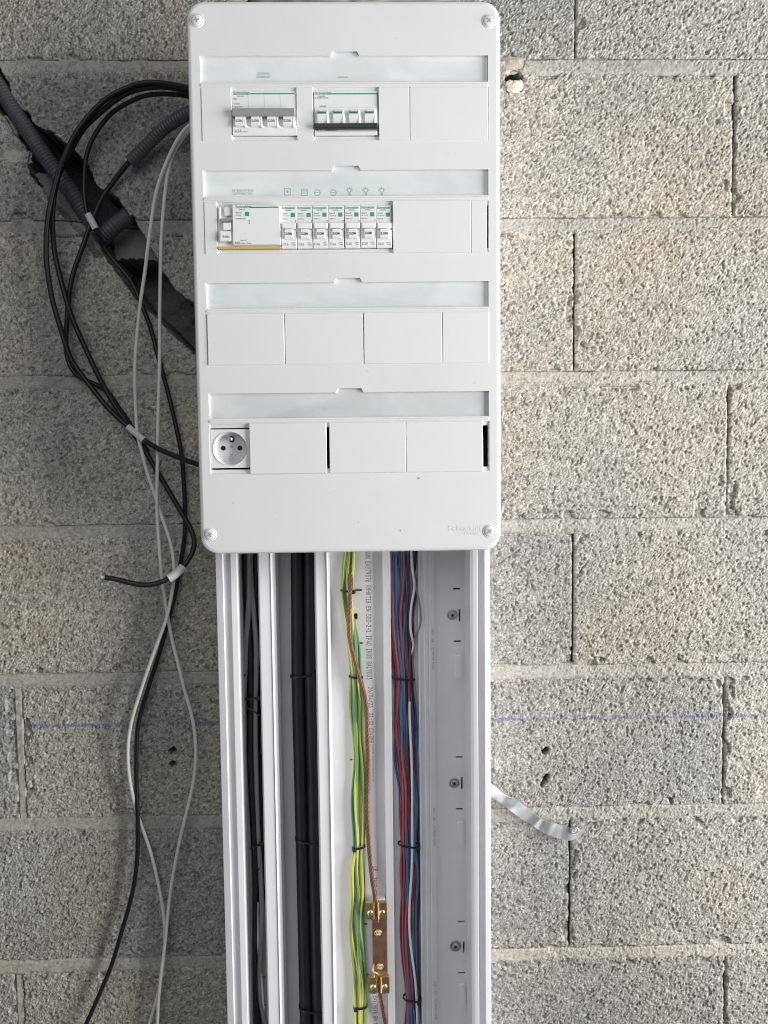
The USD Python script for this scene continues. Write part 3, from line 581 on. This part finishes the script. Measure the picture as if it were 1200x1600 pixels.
def lab_shape(zr):
    x0, x1, z0, z1 = -.1608, .1610, zr + .0343, zr + .0633
    s = sbox(x0, z0, x1, z1); return s.union(Polygon([(-.0155, z1 - .001), (-.0155, z1), (-.0125, z1 + .0047), (.0140, z1 + .0047), (.0165, z1), (.0165, z1 - .001)]))
DX0, DX1 = -.1612, .1618
holes = []
for zr in ROW:
    zr /= 1000; holes += [lab_shape(zr), sbox(DX0, zr - .0289, DX1, zr + .0288)]
front = Polygon(L[-1]).difference(unary_union(holes))
tv, tf = trimesh.creation.triangulate_polygon(front, engine='earcut')
fl = trimesh.Trimesh(np.stack([tv[:, 0], np.full(len(tv), YF), tv[:, 1]], 1), tf, process=False)
# a small radius on the hole edges, then their sides
parts = [side, fl]
def hole_side(poly, levels):
    out = []; base_ = np.array(poly.exterior.coords)[:-1]; n = len(base_)
    pv = []
    for o, y in levels:
        ox, oz = o if isinstance(o, tuple) else (o, o); mx, mz = (base_.min(0) + base_.max(0)) / 2
        c = base_ - np.sign(base_ - [mx, mz]) * [ox, oz]
        pv.append(np.stack([c[:, 0], np.full(n, y), c[:, 1]], 1))
    v = np.vstack(pv); f = []
    for k in range(len(levels) - 1):
        for i in range(n):
            p, q = k * n + i, k * n + (i + 1) % n; f += [(p, q, q + n), (p, q + n, p + n)]
    return trimesh.Trimesh(v, f, process=False)
for zr in ROW:
    zr /= 1000
    parts.append(hole_side(lab_shape(zr), [(0, YF), (.0002, YF + .0004), (.0002, YF + .0045)]))
    parts.append(hole_side(sbox(DX0, zr - .0289, DX1, zr + .0288), [(0, YF), (.0003, YF + .0004), ((.0004, .0006), YF + .0011), ((.0006, .0048), YF + .0021), ((.0008, .0050), YF + .0105)]))
cov = obj('front_cover', parts, 'white_plastic', en, smooth=25)
for zr in ROW:
    zr /= 1000
    obj('cover_lip', cbox(-.1610, .1612, YF - .0006, YF + .001, zr + .0296, zr + .0329, .0006), 'white_plastic', cov)
# back box
W2 = .168; H2 = .2965
bb = [trimesh.creation.box(bounds=b) for b in ([(-W2, -.0985, -H2), (-W2 + .003, -.002, H2)], [(W2 - .003, -.0985, -H2), (W2, -.002, H2)], [(-W2 + .003, -.0985, -H2), (W2 - .003, -.002, -H2 + .003)], [(-W2 + .003, -.0985, H2 - .003), (W2 - .003, -.002, H2)], [(-W2 + .003, -.006, -H2 + .003), (W2 - .003, -.002, H2 - .003)])]
obj('back_box', bb, 'white_plastic', en)
obj('cover_flange', [trimesh.creation.box(bounds=b) for b in ([(-.1735, -.1000, -.3070), (-.1665, -.0980, .3070)], [(.1665, -.1000, -.3070), (.1735, -.0980, .3070)], [(-.1665, -.1000, -.3070), (.1665, -.0980, -.2950)], [(-.1665, -.1000, .2950), (.1665, -.0980, .3070)])], 'white_plastic', en)
for zr in ROW:
    z = zr / 1000; obj('mounting_rail', [trimesh.creation.box(bounds=[(-.164, -.062, z - .0175), (.164, -.060, z + .0175)])], 'zinc', en)
    obj('dark_interior', [trimesh.creation.box(bounds=[(-.164, -.112, z - .030), (.164, -.1105, z + .030)])], 'hole_black', en)  # black sheet painting in the shade inside the white box
# labels
def label_row(i, prints):
    z = ROW[i] / 1000; s = lab_shape(z)
    p = obj('label_strip', extr(s.buffer(.0015, join_style=2), YF + .0032, YF + .0042), 'label_paper', en)
    obj('clear_window', extr(s.buffer(-.0007, join_style=2), YF + .0011, YF + .0019), 'clear_film', p)
    if prints: obj('printed_symbol', prints, 'pale_green_print', p)
YL = YF + .0032
def px_(px, py): q = at(px, py, YL); return q[0], q[2]
def outline(lines, w=.0006): return extr(unary_union([LineString(l).buffer(w / 2) for l in lines]), YL - .0001, YL + .0001)
x, z = px_(411, 116.5); x2, z2 = px_(536, 122)
label_row(0, [text('COUPURE', .0022, x, z, YL, 'c'), text('GENERALE', .0022, x, z - .0036, YL, 'c'), text('ARRIVEE', .0019, x2, z2, YL, 'c')])
P1 = []
x, z = px_(379, 299.5); P1 += [text('INTERRUPTEUR', .0023, x, z, YL, 'c'), text('DIFFERENTIEL', .0023, x, z - .0033, YL, 'c')]
def circ(cx, cz, r, n=24): return [(cx + r * math.cos(a), cz + r * math.sin(a)) for a in np.linspace(0, 2 * np.pi, n + 1)]
x, z = px_(449, 299.5); h = .0034
P1.append(outline([[(x - h, z - h * 1.1), (x + h, z - h * 1.1), (x + h, z + h * 1.1), (x - h, z + h * 1.1), (x - h, z - h * 1.1)]] + [[(x - .0013 * math.cos(a), z - .0013 * math.sin(a)), (x + .0013 * math.cos(a), z + .0013 * math.sin(a))] for a in (0, 1.05, 2.1)]))
x, z = px_(475.5, 300.5); P1.append(outline([[(x - h, z - h), (x + h, z - h), (x + h, z + h), (x - h, z + h), (x - h, z - h)], [(x - h, z + .0006), (x - .0010, z + .0018), (x + .0012, z + .0012), (x + h, z + .0020)], [(x - .0022, z - .0014), (x - .0004, z - .0004), (x + .002, z - .0013)]]))
for px in (496, 521):
    x, z = px_(px, 301); P1.append(outline([circ(x, z, .0032), [(x - .0032, z + .0004), (x + .0032, z + .0004)]]))
for px in (546, 571.5, 596.5):
    x, z = px_(px, 298.5); P1.append(outline([circ(x, z + .0006, .0021)] + [[(x + .0028 * math.cos(a), z + .0006 + .0028 * math.sin(a)), (x + .0041 * math.cos(a), z + .0006 + .0041 * math.sin(a))] for a in (.15, .85, 1.57, 2.3, 3.0)] + [[(x - .0007, z - .0022), (x - .0007, z - .0044), (x + .0007, z - .0044), (x + .0007, z - .0022), (x, z - .0044)]]))
label_row(1, P1); label_row(2, None); label_row(3, None)
# blanking plates: slightly pillowed tops
def plate(i, x0, x1, proud=.0012, bottom=None, tilt=0):
    z = ROW[i] / 1000; z0, z1 = z - .0293, z + .0287
    m = cbox(x0 + .0001, x1 - .0001, YF - proud * .75, YF + .006, z0, z1, .0006)
    if tilt:
        v = np.array(m.vertices); v[:, 1] += tilt * (v[:, 0] - x0); m = trimesh.Trimesh(v, m.faces, process=False)
    obj('blanking_plate', m, 'plate_plastic', en)
plate(0, -.1606, -.1266, .0006); plate(0, -.0545, -.0355, .0006); plate(0, .0375, .0725, .0014, tilt=.006); plate(0, .0727, .1610, .0011)
plate(1, -.1606, -.1462, .0006); plate(1, .0520, .1410, .0016); plate(1, .1413, .1590, .0010)
plate(2, -.1604, -.0727); plate(2, -.0723, .0173, .0009); plate(2, .0177, .1075, .0013); plate(2, .1079, .1617, .0009)
plate(3, -.1153, -.0266, .0022); plate(3, -.0236, .0644, .0018); plate(3, .0648, .1541, .0015)
# cover screws
for k, (x, z) in enumerate(((-.1630, .2875), (.1622, .2865), (-.1635, -.2858), (.1614, -.2862))):
    s = obj('cover_screw', [disc(x, YF, z, .0066, .0010, .0006, 32, .0008)], 'white_plastic', en, smooth=40)
    obj('screw_rim', torus_y(x, YF, z, .0073, .0006, 36, 6), 'white_plastic', s, smooth=True)
    r0 = (10, 45, 30, 40)[k]
    obj('cross_recess', extr(unary_union([affinity.rotate(sbox(x - .0029, z - .0006, x + .0029, z + .0006), r0 + a, origin=(x, z)) for a in (0, 90)]), YF - .00192, YF - .0010), 'pale_print', s)
# maker's name moulded in the cover, and a few marks of use
q = at(700, 834, YF)
obj('embossed_lettering', [text('Schneider', .0060, q[0], q[2] + .0035, YF + .0002, depth=.00038, bold=True), text('Electric', .0036, q[0] + .019, q[2] - .0016, YF + .0002, depth=.00038)], 'white_plastic', en)
for px, py, r_ in ((432, 802, .0005), (515, 640 + 130, .0004), (560, 816, .0006), (700, 240, .0004), (480, 400 + 30, .0005), (620, 60, .0004), (742, 598, .0005), (365, 786, .0006), (596, 592, .0003), (654.5, 747, .0014), (626, 829, .0009), (681, 605, .0005), (575, 580, .0005)):
    q = at(px, py, YF); obj('dirt_fleck', disc(q[0], YF, q[2], r_, .0002, .00005, 12), 'stain', en)

# ------------------------------------------------------------------ modular devices (built at their own origin: x from 0, z from the row's centre, front y 0)
def device(name, label, loc, group=None): return thing(name, label, name.replace('_', ' '), loc, group)
def local(parent): ORIGIN[parent] = np.zeros(3)
def toggle(x0, x1, z0, z1, h, slope=.002):
    """rocker lever: deeper at the top, standing proud at the bottom"""
    pts = [(x0, 0, z0), (x1, 0, z0), (x1, 0, z1), (x0, 0, z1), (x0 + .0006, -h, z0 + .001), (x1 - .0006, -h, z0 + .001), (x1 - .0006, -h + slope, z1 - .0008), (x0 + .0006, -h + slope, z1 - .0008)]
    return trimesh.convex.convex_hull(np.array(pts))
G = 'modular devices clipped in the distribution board'
YD = YF + .0005                                       # device fronts sit a little back in the window
zt, zb = .0250, -.0235
# main switch, four poles
a = device('main_switch', 'four pole white main switch with grey bar in the top row', (-.1262, YD, ROW[0] / 1000)); local(a); W = .0718
obj('body', [cbox(0, W, 0, .02, zb, zt, .0004), cbox(0, W, -.0016, .0005, zb, zb + .0105, .0005)], 'device_plastic', a)
obj('connecting_bar', cbox(.0004, W - .0016, -.0062, 0, -.0040, .0042, .0006), 'lead_grey', a)
for k in range(4):
    x = .0030 + k * .0179
    t = obj('rocker', toggle(x, x + .0105, -.0150, -.0030, .0056, .0016), 'handle_plastic', a)
    obj('printed_text', [text('I.ON', .0026, x + .0053, -.0104, -.0051, 'c', bold=True)], 'grey_print', t)
    obj('rocker_cheek', trimesh.convex.convex_hull(np.array([(x + .0108, 0, -.0160), (x + .0148, 0, -.0160), (x + .0108, 0, -.0032), (x + .0128, 0, -.0032), (x + .0110, -.0046, -.0150), (x + .0138, -.0030, -.0155), (x + .0110, -.0036, -.0036)])), 'handle_plastic', a)
    if k: obj('pole_seam', cbox(.0179 * k - .00012, .0179 * k + .00012, -.00005, .001, .0045, zt - .0005, .00003), 'pale_print', a)
obj('green_stripe', cbox(.0196, W - .0016, -.0002, .001, .0216, .0229, .00005), 'green_print', a)
obj('printed_logo', [text('Schneider', .0034, .0012, .0212, 0, bold=True, sx=.82), text('Electric', .0016, .006, .0188, 0)], 'green_print', a)
obj('printed_text', [text('iSW', .0019, .0012, .0157, 0), text('Ui 500', .0016, .0016, .0106, 0), text('Uimp 6kV', .0016, .0016, .0073, 0), text('63A', .0030, .0022, -.0203, -.0016, bold=True), text('415V~', .0014, .0115, -.0200, -.0016)], 'grey_print', a)
# second four pole device, switched off: green windows, black bar low
a = device('circuit_breaker_four_pole', 'four pole breaker with green windows and black bar in the top row', (-.0346, YD, ROW[0] / 1000)); local(a); W = .0712
stage.GetPrimAtPath(a).SetCustomDataByKey('category', 'circuit breaker')
obj('body', [cbox(0, W, 0, .02, zb, zt, .0004), cbox(0, W - .001, -.0014, .0005, zb, zb + .0045, .0005), cbox(.0003, W - .0004, -.0008, .0005, -.0120, .0068, .0004)], 'device_plastic', a)
obj('black_bar', cbox(.0003, W - .0004, -.0066, 0, -.0175, -.0124, .0006), 'black_plastic', a)
for k in range(4):
    x = .0036 + k * .0178
    t = obj('rocker', trimesh.convex.convex_hull(np.array([(x, 0, -.012), (x + .0100, 0, -.012), (x, -.0030, -.0118), (x + .0100, -.0030, -.0118), (x, -.0034, -.0005), (x + .01, -.0034, -.0005), (x + .0018, -.0012, .0042), (x + .0082, -.0012, .0042), (x, 0, .0042), (x + .01, 0, .0042)])), 'device_plastic', a)
    obj('green_window', cbox(x + .0002, x + .0098, -.0037, -.0028, -.0010, .0013, .0002), 'dark_green_print', t)
    obj('rocker_cheek', trimesh.convex.convex_hull(np.array([(x + .0103, 0, -.0120), (x + .0140, 0, -.0120), (x + .0103, 0, .0042), (x + .0122, 0, .0042), (x + .0105, -.0042, -.0115), (x + .0132, -.0032, -.0115), (x + .0105, -.0022, .0036)])), 'handle_plastic', a)
obj('green_stripe', cbox(.0172, W - .0006, -.0002, .001, .0212, .0226, .00005), 'green_print', a)
obj('printed_logo', [text('Schneider', .0030, .0010, .0210, 0, bold=True, sx=.92), text('Electric', .0016, .005, .0185, 0)], 'green_print', a)
obj('printed_text', [text('iC60N', .0018, .0010, .0166, 0), text('C63A', .0018, .0095, .0166, 0), text('24346', .0018, .0058, .0074, 0, bold=True), text('C63', .0016, .003, -.0193, -.0009), text('400V~ 6000', .0014, .014, -.0192, -.0009)], 'grey_print', a)
# residual current device with its raised cover
a = device('residual_current_device', 'wide residual current switch with yellow bottom strip in the second row', (-.1457, YD, ROW[1] / 1000)); local(a); W = .0712
stage.GetPrimAtPath(a).SetCustomDataByKey('category', 'safety switch')
obj('body', cbox(0, W, 0, .02, zb + .0022, zt - .0012, .0004), 'device_plastic', a)
obj('front_panel', trimesh.convex.convex_hull(np.array([(.0165, 0, -.0205), (.0180, -.0044, -.0195), (.0165, 0, .0258), (.0180, -.0044, .0240), (W - .0006, -.0044, -.0195), (W, 0, -.0205), (W - .0006, -.0044, .0230), (W, 0, .0238)])), 'device_plastic', a)
obj('yellow_strip', cbox(.0002, W, -.0022, .004, zb - .0003, zb + .0021, .0005), 'yellow_strip', a)
obj('lever', toggle(.0028, .0158, -.0165, -.0038, .0048, .0012), 'handle_plastic', a)
obj('lever_guard', [cbox(.0062, .0158, -.0036, 0, -.0032, .0052, .0008), cbox(.0015, .0040, -.0018, 0, .0052, .0225, .0006), cbox(.0078, .0158, -.0024, 0, .0125, .0225, .0007)], 'handle_plastic', a)
obj('grey_button', cbox(.0032, .0158, -.0034, 0, .0060, .0094, .0006), 'lead_grey', a)
obj('printed_text', [text('I.ON', .0024, .0100, -.0120, -.0046, 'c', bold=True), text('40A', .0024, .0192, -.0189, -.0044, bold=True), text('240V~ 30mA', .0014, .0262, -.0190, -.0044), text('type AC', .0015, .026, -.0157, -.0044), text('Resi9', .0020, .0212, .0146, -.0044), text('ID 40A', .0014, .0212, .0118, -.0044), text('R9PRA240', .0016, .0212, .0080, -.0044), text('I', .0040, .0352, .0030, -.0044)], 'grey_print', a)
obj('printed_logo', [text('Schneider', .0030, .0212, .0205, -.0044, bold=True, sx=.92), text('Electric', .0016, .025, .0182, -.0044)], 'green_print', a)
obj('green_stripe', cbox(.0376, W - .0022, -.0046, -.004, .0206, .0218, .00005), 'dark_green_print', a)
obj('green_badge', cbox(.0318, .0365, -.0046, -.004, .0118, .0162, .00005), 'green_badge', a)
# seven narrow breakers
def narrow(label, x, amp):
    a = device('circuit_breaker', label, (x, YD, ROW[1] / 1000), G + ', seven narrow ones in a row'); local(a); W = .0177
    obj('body', [cbox(.0001, W, 0, .02, zb, zt - .0008, .0004), cbox(.0004, W - .0003, -.0018, .0005, zb, -.0035, .0005)], 'device_plastic', a)
    obj('handle_cover', cbox(.0014, W - .0006, -.0040, 0, -.0020, .0044, .0008), 'handle_plastic', a)
    t = obj('lever', toggle(.0042, W - .0035, -.0138, -.0024, .0058, .0010), 'handle_plastic', a)
    obj('printed_text', [text('I.ON', .0025, .0092, -.0096, -.0056, 'c', bold=True)], 'black_print', t)
    obj('printed_logo', [text('Schneider', .0025, .0010, .0204, 0, bold=True, sx=.93), text('Electric', .0014, .0052, .0184, 0)], 'green_print', a)
    obj('green_badge', cbox(.0114, .0160, -.0002, .001, .0117, .0162, .00005), 'green_badge', a)
    obj('printed_text', [text('Resi9', .0018, .0014, .0146, 0), text('XE 1P+N', .0013, .0014, .0122, 0), text('R9PFC6', .0013, .0014, .0088, 0), text('I', .0034, .0158, .0046, 0), text(amp, .0027, .0016, -.0203, -.0018, bold=True, sx=.9), text('230V~', .0012, W - .0012, -.0182, -.0018, 'r'), text('3000', .0012, W - .0012, -.0203, -.0018, 'r')], 'grey_print', a)
    return a
X0, PT = -.0743, .01787
names = ['narrow white breaker right beside the wide switch under the starred square symbol', 'narrow white breaker under the hob square symbol in the second row', 'narrow white breaker under the first round socket symbol', 'narrow white breaker under the second round socket symbol',
         'narrow white breaker under the first light bulb symbol', 'narrow white breaker under the middle light bulb symbol', 'narrow white breaker under the last light bulb symbol at the row end']
def settle(p, x):    # uneven seating, as clipped by hand
    return x
c16 = narrow(names[0], X0, 'C16')
for k in (1, 2, 3): dup(c16, (X0 + k * PT, YD + (0, .0003, 0, .0002)[k], ROW[1] / 1000), names[k])
c10 = narrow(names[4], X0 + 4 * PT + .0004, 'C10')
for k in (5, 6): dup(c10, (X0 + k * PT + .0004, YD + .0002 * (k - 5), ROW[1] / 1000 + (.0002, -.0002)[k - 5]), names[k])
# socket
so = thing('power_socket', 'white square power socket with round recess at the left of the bottom row', 'power socket', (-.1380, YF, ROW[3] / 1000))
sx, sz, y0 = -.1380, ROW[3] / 1000 + .0002, YF + .0012
fr = rrect(sx - .0222, sx + .0222, sz - .0222, sz + .0222, .0012, 4).difference(Point(sx, sz).buffer(.0193, 24))
obj('frame', extr(fr, y0, y0 + .012), 'device_plastic', so, smooth=30)
def lathe(prof, cx, cz, n=48):
    a = np.arange(n) * 2 * np.pi / n; v, f = [], []
    for r_, y in prof: v += [(cx + r_ * math.cos(t), y, cz + r_ * math.sin(t)) for t in a]
    for k in range(len(prof) - 1):
        for i in range(n):
            p, q = k * n + i, k * n + (i + 1) % n; f += [(p, q, q + n), (p, q + n, p + n)]
    return trimesh.Trimesh(v, f, process=False)
obj('recess', lathe([(.0200, y0 + .0004), (.0196, y0 - .0006), (.0190, y0 - .0002), (.0180, y0 + .004), (.0165, y0 + .0090), (.0150, y0 + .0100), (.0001, y0 + .0100)], sx, sz), 'socket_grey', so, smooth=35)
for s in (-1, 1): obj('pin_hole', disc(sx + s * .0096, y0 + .0100, sz + .0008, .0029, .0002, .00005, 20), 'hole_black', so)
obj('earth_pin', [disc(sx + .0003, y0 + .0100, sz + .0112, .0023, .0100, .0012, 20, .0006)], 'steel', so, smooth=40)
obj('pin_collar', disc(sx + .0003, y0 + .0100, sz + .0112, .0036, .0003, .0001, 20), 'black_plastic', so)
obj('printed_text', [text(t, .0013, sx, sz - z_, y0 + .0099, 'c') for t, z_ in (('16A', .0072), ('250V~', .0100), ('NF USE', .0126), ('IP20', .0155))] + [extr(Polygon(circ(sx, sz + .0022, .0018)), y0 + .0098, y0 + .0101)], 'pale_print', so)

# ------------------------------------------------------------------ loose cables and conduits left of the board
def run(label, pts, r_, mat, name='cable', sides=12, cat='cable', step=.004, tags=(), end=None):
    P = [at(*p) for p in pts]; th = thing(name, label, cat, tuple(P[-1]), 'loose cables hanging left of the board')
    c, s = spline(P, step); obj('sheath', tube(c, r_, sides)[0], mat, th, smooth=60)
    return th, c
def tagw(th, c, i0, i1, r_, skew=0):
    seg = c[i0:i1]; m = tube(seg, r_, 14)[0]; obj('paper_tag', m, 'paper_tape', th, smooth=50)
def near(c, px, py, Y):
    q = at(px, py, Y); return int(np.argmin(np.linalg.norm(c - q, axis=1)))
A = [(330, 150, -.07), (305, 140, -.066), (292, 137, -.060), (262, 131, -.05), (240, 129, -.046), (218, 131, -.043), (200, 137, -.041), (178, 147, -.04), (160, 160, -.038), (139, 181, -.036), (117, 211, -.034), (104, 237, -.033), (93, 264, -.031), (83, 301, -.030), (76, 333, -.029), (72.5, 373, -.028), (72, 400, -.027), (75.5, 433, -.026), (83, 473, -.025), (93, 508, -.023), (103, 540, -.022), (111, 561, -.021), (127, 585, -.021), (144, 607, -.021), (165, 633, -.022), (187, 655, -.024), (206, 672, -.026), (227, 689, -.030), (251, 703, -.038), (285, 717, -.050), (307, 725, -.058), (335, 732, -.065)]
th, c = run('black cable making the widest loop left of the board and returning under the white tag', A, .0033, 'cable_black')
i = near(c, 199, 667, -.025); j = near(c, 227, 690, -.03); tagw(th, c, i, j, .0042)
B = [(330, 155, -.062), (305, 146, -.056), (292, 143, -.050), (262, 136, -.044), (240, 136, -.040), (214, 140, -.037), (192, 149, -.035), (160, 173, -.031), (128, 205, -.027), (111, 235, -.025), (94, 267, -.023), (85.5, 301, -.021), (82, 336, -.020), (83, 373, -.018), (86, 398, -.017), (89, 412, -.017), (99, 452, -.018), (112, 495, -.018), (128, 532, -.017), (144, 567, -.016), (161, 601, -.015), (181, 636, -.014), (200, 664, -.014), (213, 684, -.014), (227, 705, -.015), (244, 734, -.016), (266, 771, -.018), (289, 810, -.02), (301, 834, -.022), (303.5, 848, -.024), (301, 862, -.027), (292, 878, -.031), (283, 889, -.036), (273, 898, -.043), (255, 908, -.048), (227, 914, -.050), (193, 908, -.052), (164, 902.5, -.054)]
th, c = run('black cable with a cut end sticking out left below a white tag', B, .0033, 'cable_black')
i = near(c, 282, 890, -.037); j = near(c, 269, 901, -.044); tagw(th, c, i - 1, j + 2, .0056)
d = (c[-1] - c[-2]) / np.linalg.norm(c[-1] - c[-2])
for k, m_ in enumerate(('white_wire', 'white_wire', 'pale_blue_sheath')):
    o = np.array([0, .001 * math.cos(2.1 * k + 1), .0011 * math.sin(2.1 * k + 1)])
    obj('core', tube(np.array([c[-1] + o - d * .001, c[-1] + o + d * .0026, c[-1] + o + d * (.0042 + .0015 * (k == 0))]), .0013, 8)[0], m_, th)
C = [(330, 165, -.05), (305, 153, -.045), (292, 150, -.040), (267, 147, -.034), (247, 147, -.031), (227, 149.5, -.028), (209, 156, -.026), (192, 165, -.024), (177, 175, -.022), (165, 187, -.020), (155, 200, -.019), (147, 213, -.018), (140, 228, -.017), (135, 245, -.016), (132, 272, -.014), (132, 307, -.013), (136, 331, -.013), (144, 347, -.014), (152, 363, -.012), (160, 381, -.004), (172, 400, .000), (190, 421, .000), (205, 440, -.002), (221, 475, -.006), (230, 498, -.007), (238, 522, -.007), (248, 561, -.007), (259, 600, -.007), (269, 640, -.008), (278, 680, -.008), (284, 713, -.008), (287, 750, -.008), (289, 793, -.007), (287, 850, -.006), (280, 892, -.006), (272, 935, -.007), (263, 969, -.008), (249, 1020, -.009), (238, 1055, -.010), (227, 1090, -.010), (216, 1132, -.011), (213, 1177, -.012), (213, 1226, -.013), (215, 1275, -.014), (215, 1327, -.014), (211, 1372, -.014), (201, 1418, -.013), (188, 1463, -.013), (175, 1506, -.013), (159, 1545, -.013), (136, 1597, -.013), (110, 1650, -.013)]
th, c = run('long black cable dropping from the inner loop down the wall to the lower left corner', C, .0029, 'cable_black')
i = near(c, 137, 333, -.013); j = near(c, 150, 361, -.012); tagw(th, c, i, j, .0044)
Dp = [(206, 248, -.017), (197, 259, -.015), (179, 282, -.010), (160, 309, -.008), (149, 333, -.008), (141, 352, -.009), (131, 381, -.010), (119, 413, -.011), (110, 447, -.011), (106, 480, -.011), (104, 510, -.011), (103, 540, -.011), (107, 564, -.012), (117, 583, -.013), (133, 594, -.012), (152, 602, -.008), (166, 610, -.006), (178, 626, -.006), (198, 655, -.006), (214, 681, -.006), (232, 706, -.006)]
run('black cable leaving the short conduit and passing under the loops', Dp, .0032, 'cable_black')
W1 = [(325, 185, -.07), (308, 190, -.064), (295, 197, -.058), (277, 219, -.050), (264, 245, -.044), (251, 277, -.039), (241, 315, -.035), (235, 357, -.032), (231, 385, -.031), (227, 420, -.030), (220, 468, -.029), (215, 513, -.028), (211, 567, -.027), (211, 615, -.026), (213, 657, -.0245), (216, 685, -.0245), (220, 700, -.023), (227, 728, -.022), (241, 771, -.022), (252, 805, -.023), (266, 847, -.026), (271, 875, -.028), (272, 898, -.029), (268, 930, -.029), (263, 955, -.028), (249, 997, -.026), (232, 1043, -.024), (217, 1088, -.022), (206, 1125, -.020), (200, 1168, -.019), (201, 1203, -.018), (208, 1246, -.015), (216, 1276, -.008), (222, 1293, -.006), (234, 1327, -.006), (247, 1379, -.008), (255, 1424, -.010), (257.5, 1456, -.011), (256, 1499, -.012), (248, 1548, -.012), (240, 1577, -.012), (232, 1605, -.012), (222, 1650, -.012)]
run('thin white cable bowing left and crossing behind the black drop cable', W1, .00225, 'white_sheath')
W2_ = [(325, 190, -.06), (308, 196, -.054), (295, 205, -.048), (283, 220, -.044), (272, 238, -.040), (261, 277, -.035), (256, 320, -.032), (252, 373, -.029), (250.5, 433, -.027), (249.5, 487, -.026), (249.5, 535, -.025), (249, 583, -.025), (247.5, 631, -.025), (246.5, 680, -.026), (246, 728, -.028), (245, 773, -.028), (246, 819, -.027), (249, 861, -.025), (252, 895, -.022), (256, 926, -.020), (262, 963, -.019), (269, 1000, -.018), (279, 1040, -.018), (291, 1088, -.018), (299, 1116, -.018), (305, 1155, -.018), (305, 1197, -.018), (297, 1246, -.018), (286, 1291, -.018), (276, 1337, -.018), (268, 1382, -.018), (262, 1431, -.018), (257.5, 1476, -.018), (252, 1519, -.018), (248, 1558, -.018), (246, 1599, -.018), (245, 1650, -.018)]
run('thin white cable bowing right towards the trunking near the chalk line', W2_, .00225, 'white_sheath')
def conduit(label, pts, R_, period=.0044, amp=.0011):
    P = [at(*p) for p in pts]; th = thing('corrugated_conduit', label, 'conduit', tuple(P[-1]), 'corrugated conduits left of the board'); c, s = spline(P, period / 6)
    rad = R_ - amp * (.5 - .5 * np.sign(np.sin(2 * np.pi * s / period)) * np.abs(np.sin(2 * np.pi * s / period)) ** .6)
    obj('corrugated_tube', tube(c, rad, 22)[0], 'conduit_grey', th, smooth=True); return th, c
conduit('long grey corrugated conduit lying in the diagonal chase', [(-45, 75, .012), (-20, 106, .010), (0, 136, .006), (16, 163, .003), (40, 200, .002), (67, 240, .002), (93, 275, .002), (115, 304, .004), (134, 334, .008), (148, 362, .014), (160, 388, .026), (176, 412, .045), (200, 440, .06)], .0108)
th, c = conduit('short grey corrugated conduit coming out from behind the top left of the board', [(202.5, 253.5, -.016), (221, 236, -.018), (248, 208, -.024), (272, 189.5, -.032), (296, 176, -.042), (320, 168, -.050), (345, 162, -.058)], .0086)
obj('bore', disc(0, 0, 0, .0001, .0001, .00002, 6), 'hole_black', th) if False else None
conduit('short bent grey conduit stub at the foot of the long one in the chase', [(202, 335, .012), (193, 343, .010), (184, 349.5, .008), (168, 363, .010), (155, 376, .014), (144, 388, .024), (136, 398, .040)], .0112)

# ------------------------------------------------------------------ galvanised fixing strap behind the trunking
ms = [(745, 1222, -.010), (765, 1234, -.012), (785, 1246.5, -.0145), (802, 1258, -.010), (820, 1271, -.014), (838, 1284, -.010), (855, 1293, -.013), (872, 1299, -.0115), (890, 1302.5, -.010), (902, 1302.5, -.008), (909, 1301, -.006)]
P = [at(*p) for p in ms]; sp = thing('metal_strap', 'bent galvanised metal fixing strap sticking out right of the trunking', 'metal strap', tuple(P[0]))
c, s = spline(P, .0012); T = np.gradient(c, axis=0); T /= np.linalg.norm(T, axis=1, keepdims=True)
tilt = .5 * np.sin(s / s[-1] * 2 * np.pi * 2.7 + .6) * np.clip(1.15 - s / s[-1], .2, 1) - .1
wdt = np.interp(s / s[-1], [0, .6, .92, .97, 1], [.0082, .0086, .0092, .0078, .0040])
side_ = np.cross(T, [0, 1.0, 0]); side_ /= np.linalg.norm(side_, axis=1, keepdims=True)
Nn = np.cos(tilt)[:, None] * side_ + np.sin(tilt)[:, None] * np.array([0, 1.0, 0]); Bn = np.cross(T, Nn)
K = 9; u = np.linspace(-1, 1, K); rows = []
for sg in (1, -1):
    rows.append(c[:, None] + Nn[:, None] * (wdt[:, None] * u[None])[..., None] + Bn[:, None] * ((.0005 * sg + .0002 * (1 - u ** 2))[None, :] + (.0004 * np.sin(s * 420 + 2 * np.sin(s * 60)) + .0010 * np.sin(s * 171 + 1))[:, None])[..., None])
n = len(c); v = np.concatenate([rows[0].reshape(-1, 3), rows[1].reshape(-1, 3)]); f = []
for i in range(n - 1):
    for j in range(K - 1):
        p, q = i * K + j, (i + 1) * K + j; f += [(p, q, q + 1), (p, q + 1, p + 1)]; o = n * K; f += [(o + p, o + q + 1, o + q), (o + p, o + p + 1, o + q + 1)]
    for j, d_ in ((0, 1), (K - 1, -1)):
        p, q = i * K + j, (i + 1) * K + j; o = n * K; f += [(p, o + p, o + q), (p, o + q, q)]
for i in (0, n - 1):
    for j in range(K - 1):
        p = i * K + j; o = n * K; f += [(p, p + 1, o + p + 1), (p, o + p + 1, o + p)]
obj('band', trimesh.Trimesh(v, f, process=False), 'zinc', sp, smooth=40)
e_ = at(898, 1297, -.014)
obj('fixing_hole', torus_y(e_[0], e_[1], e_[2], .0042, .0010, 24, 8), 'steel', sp, smooth=True)
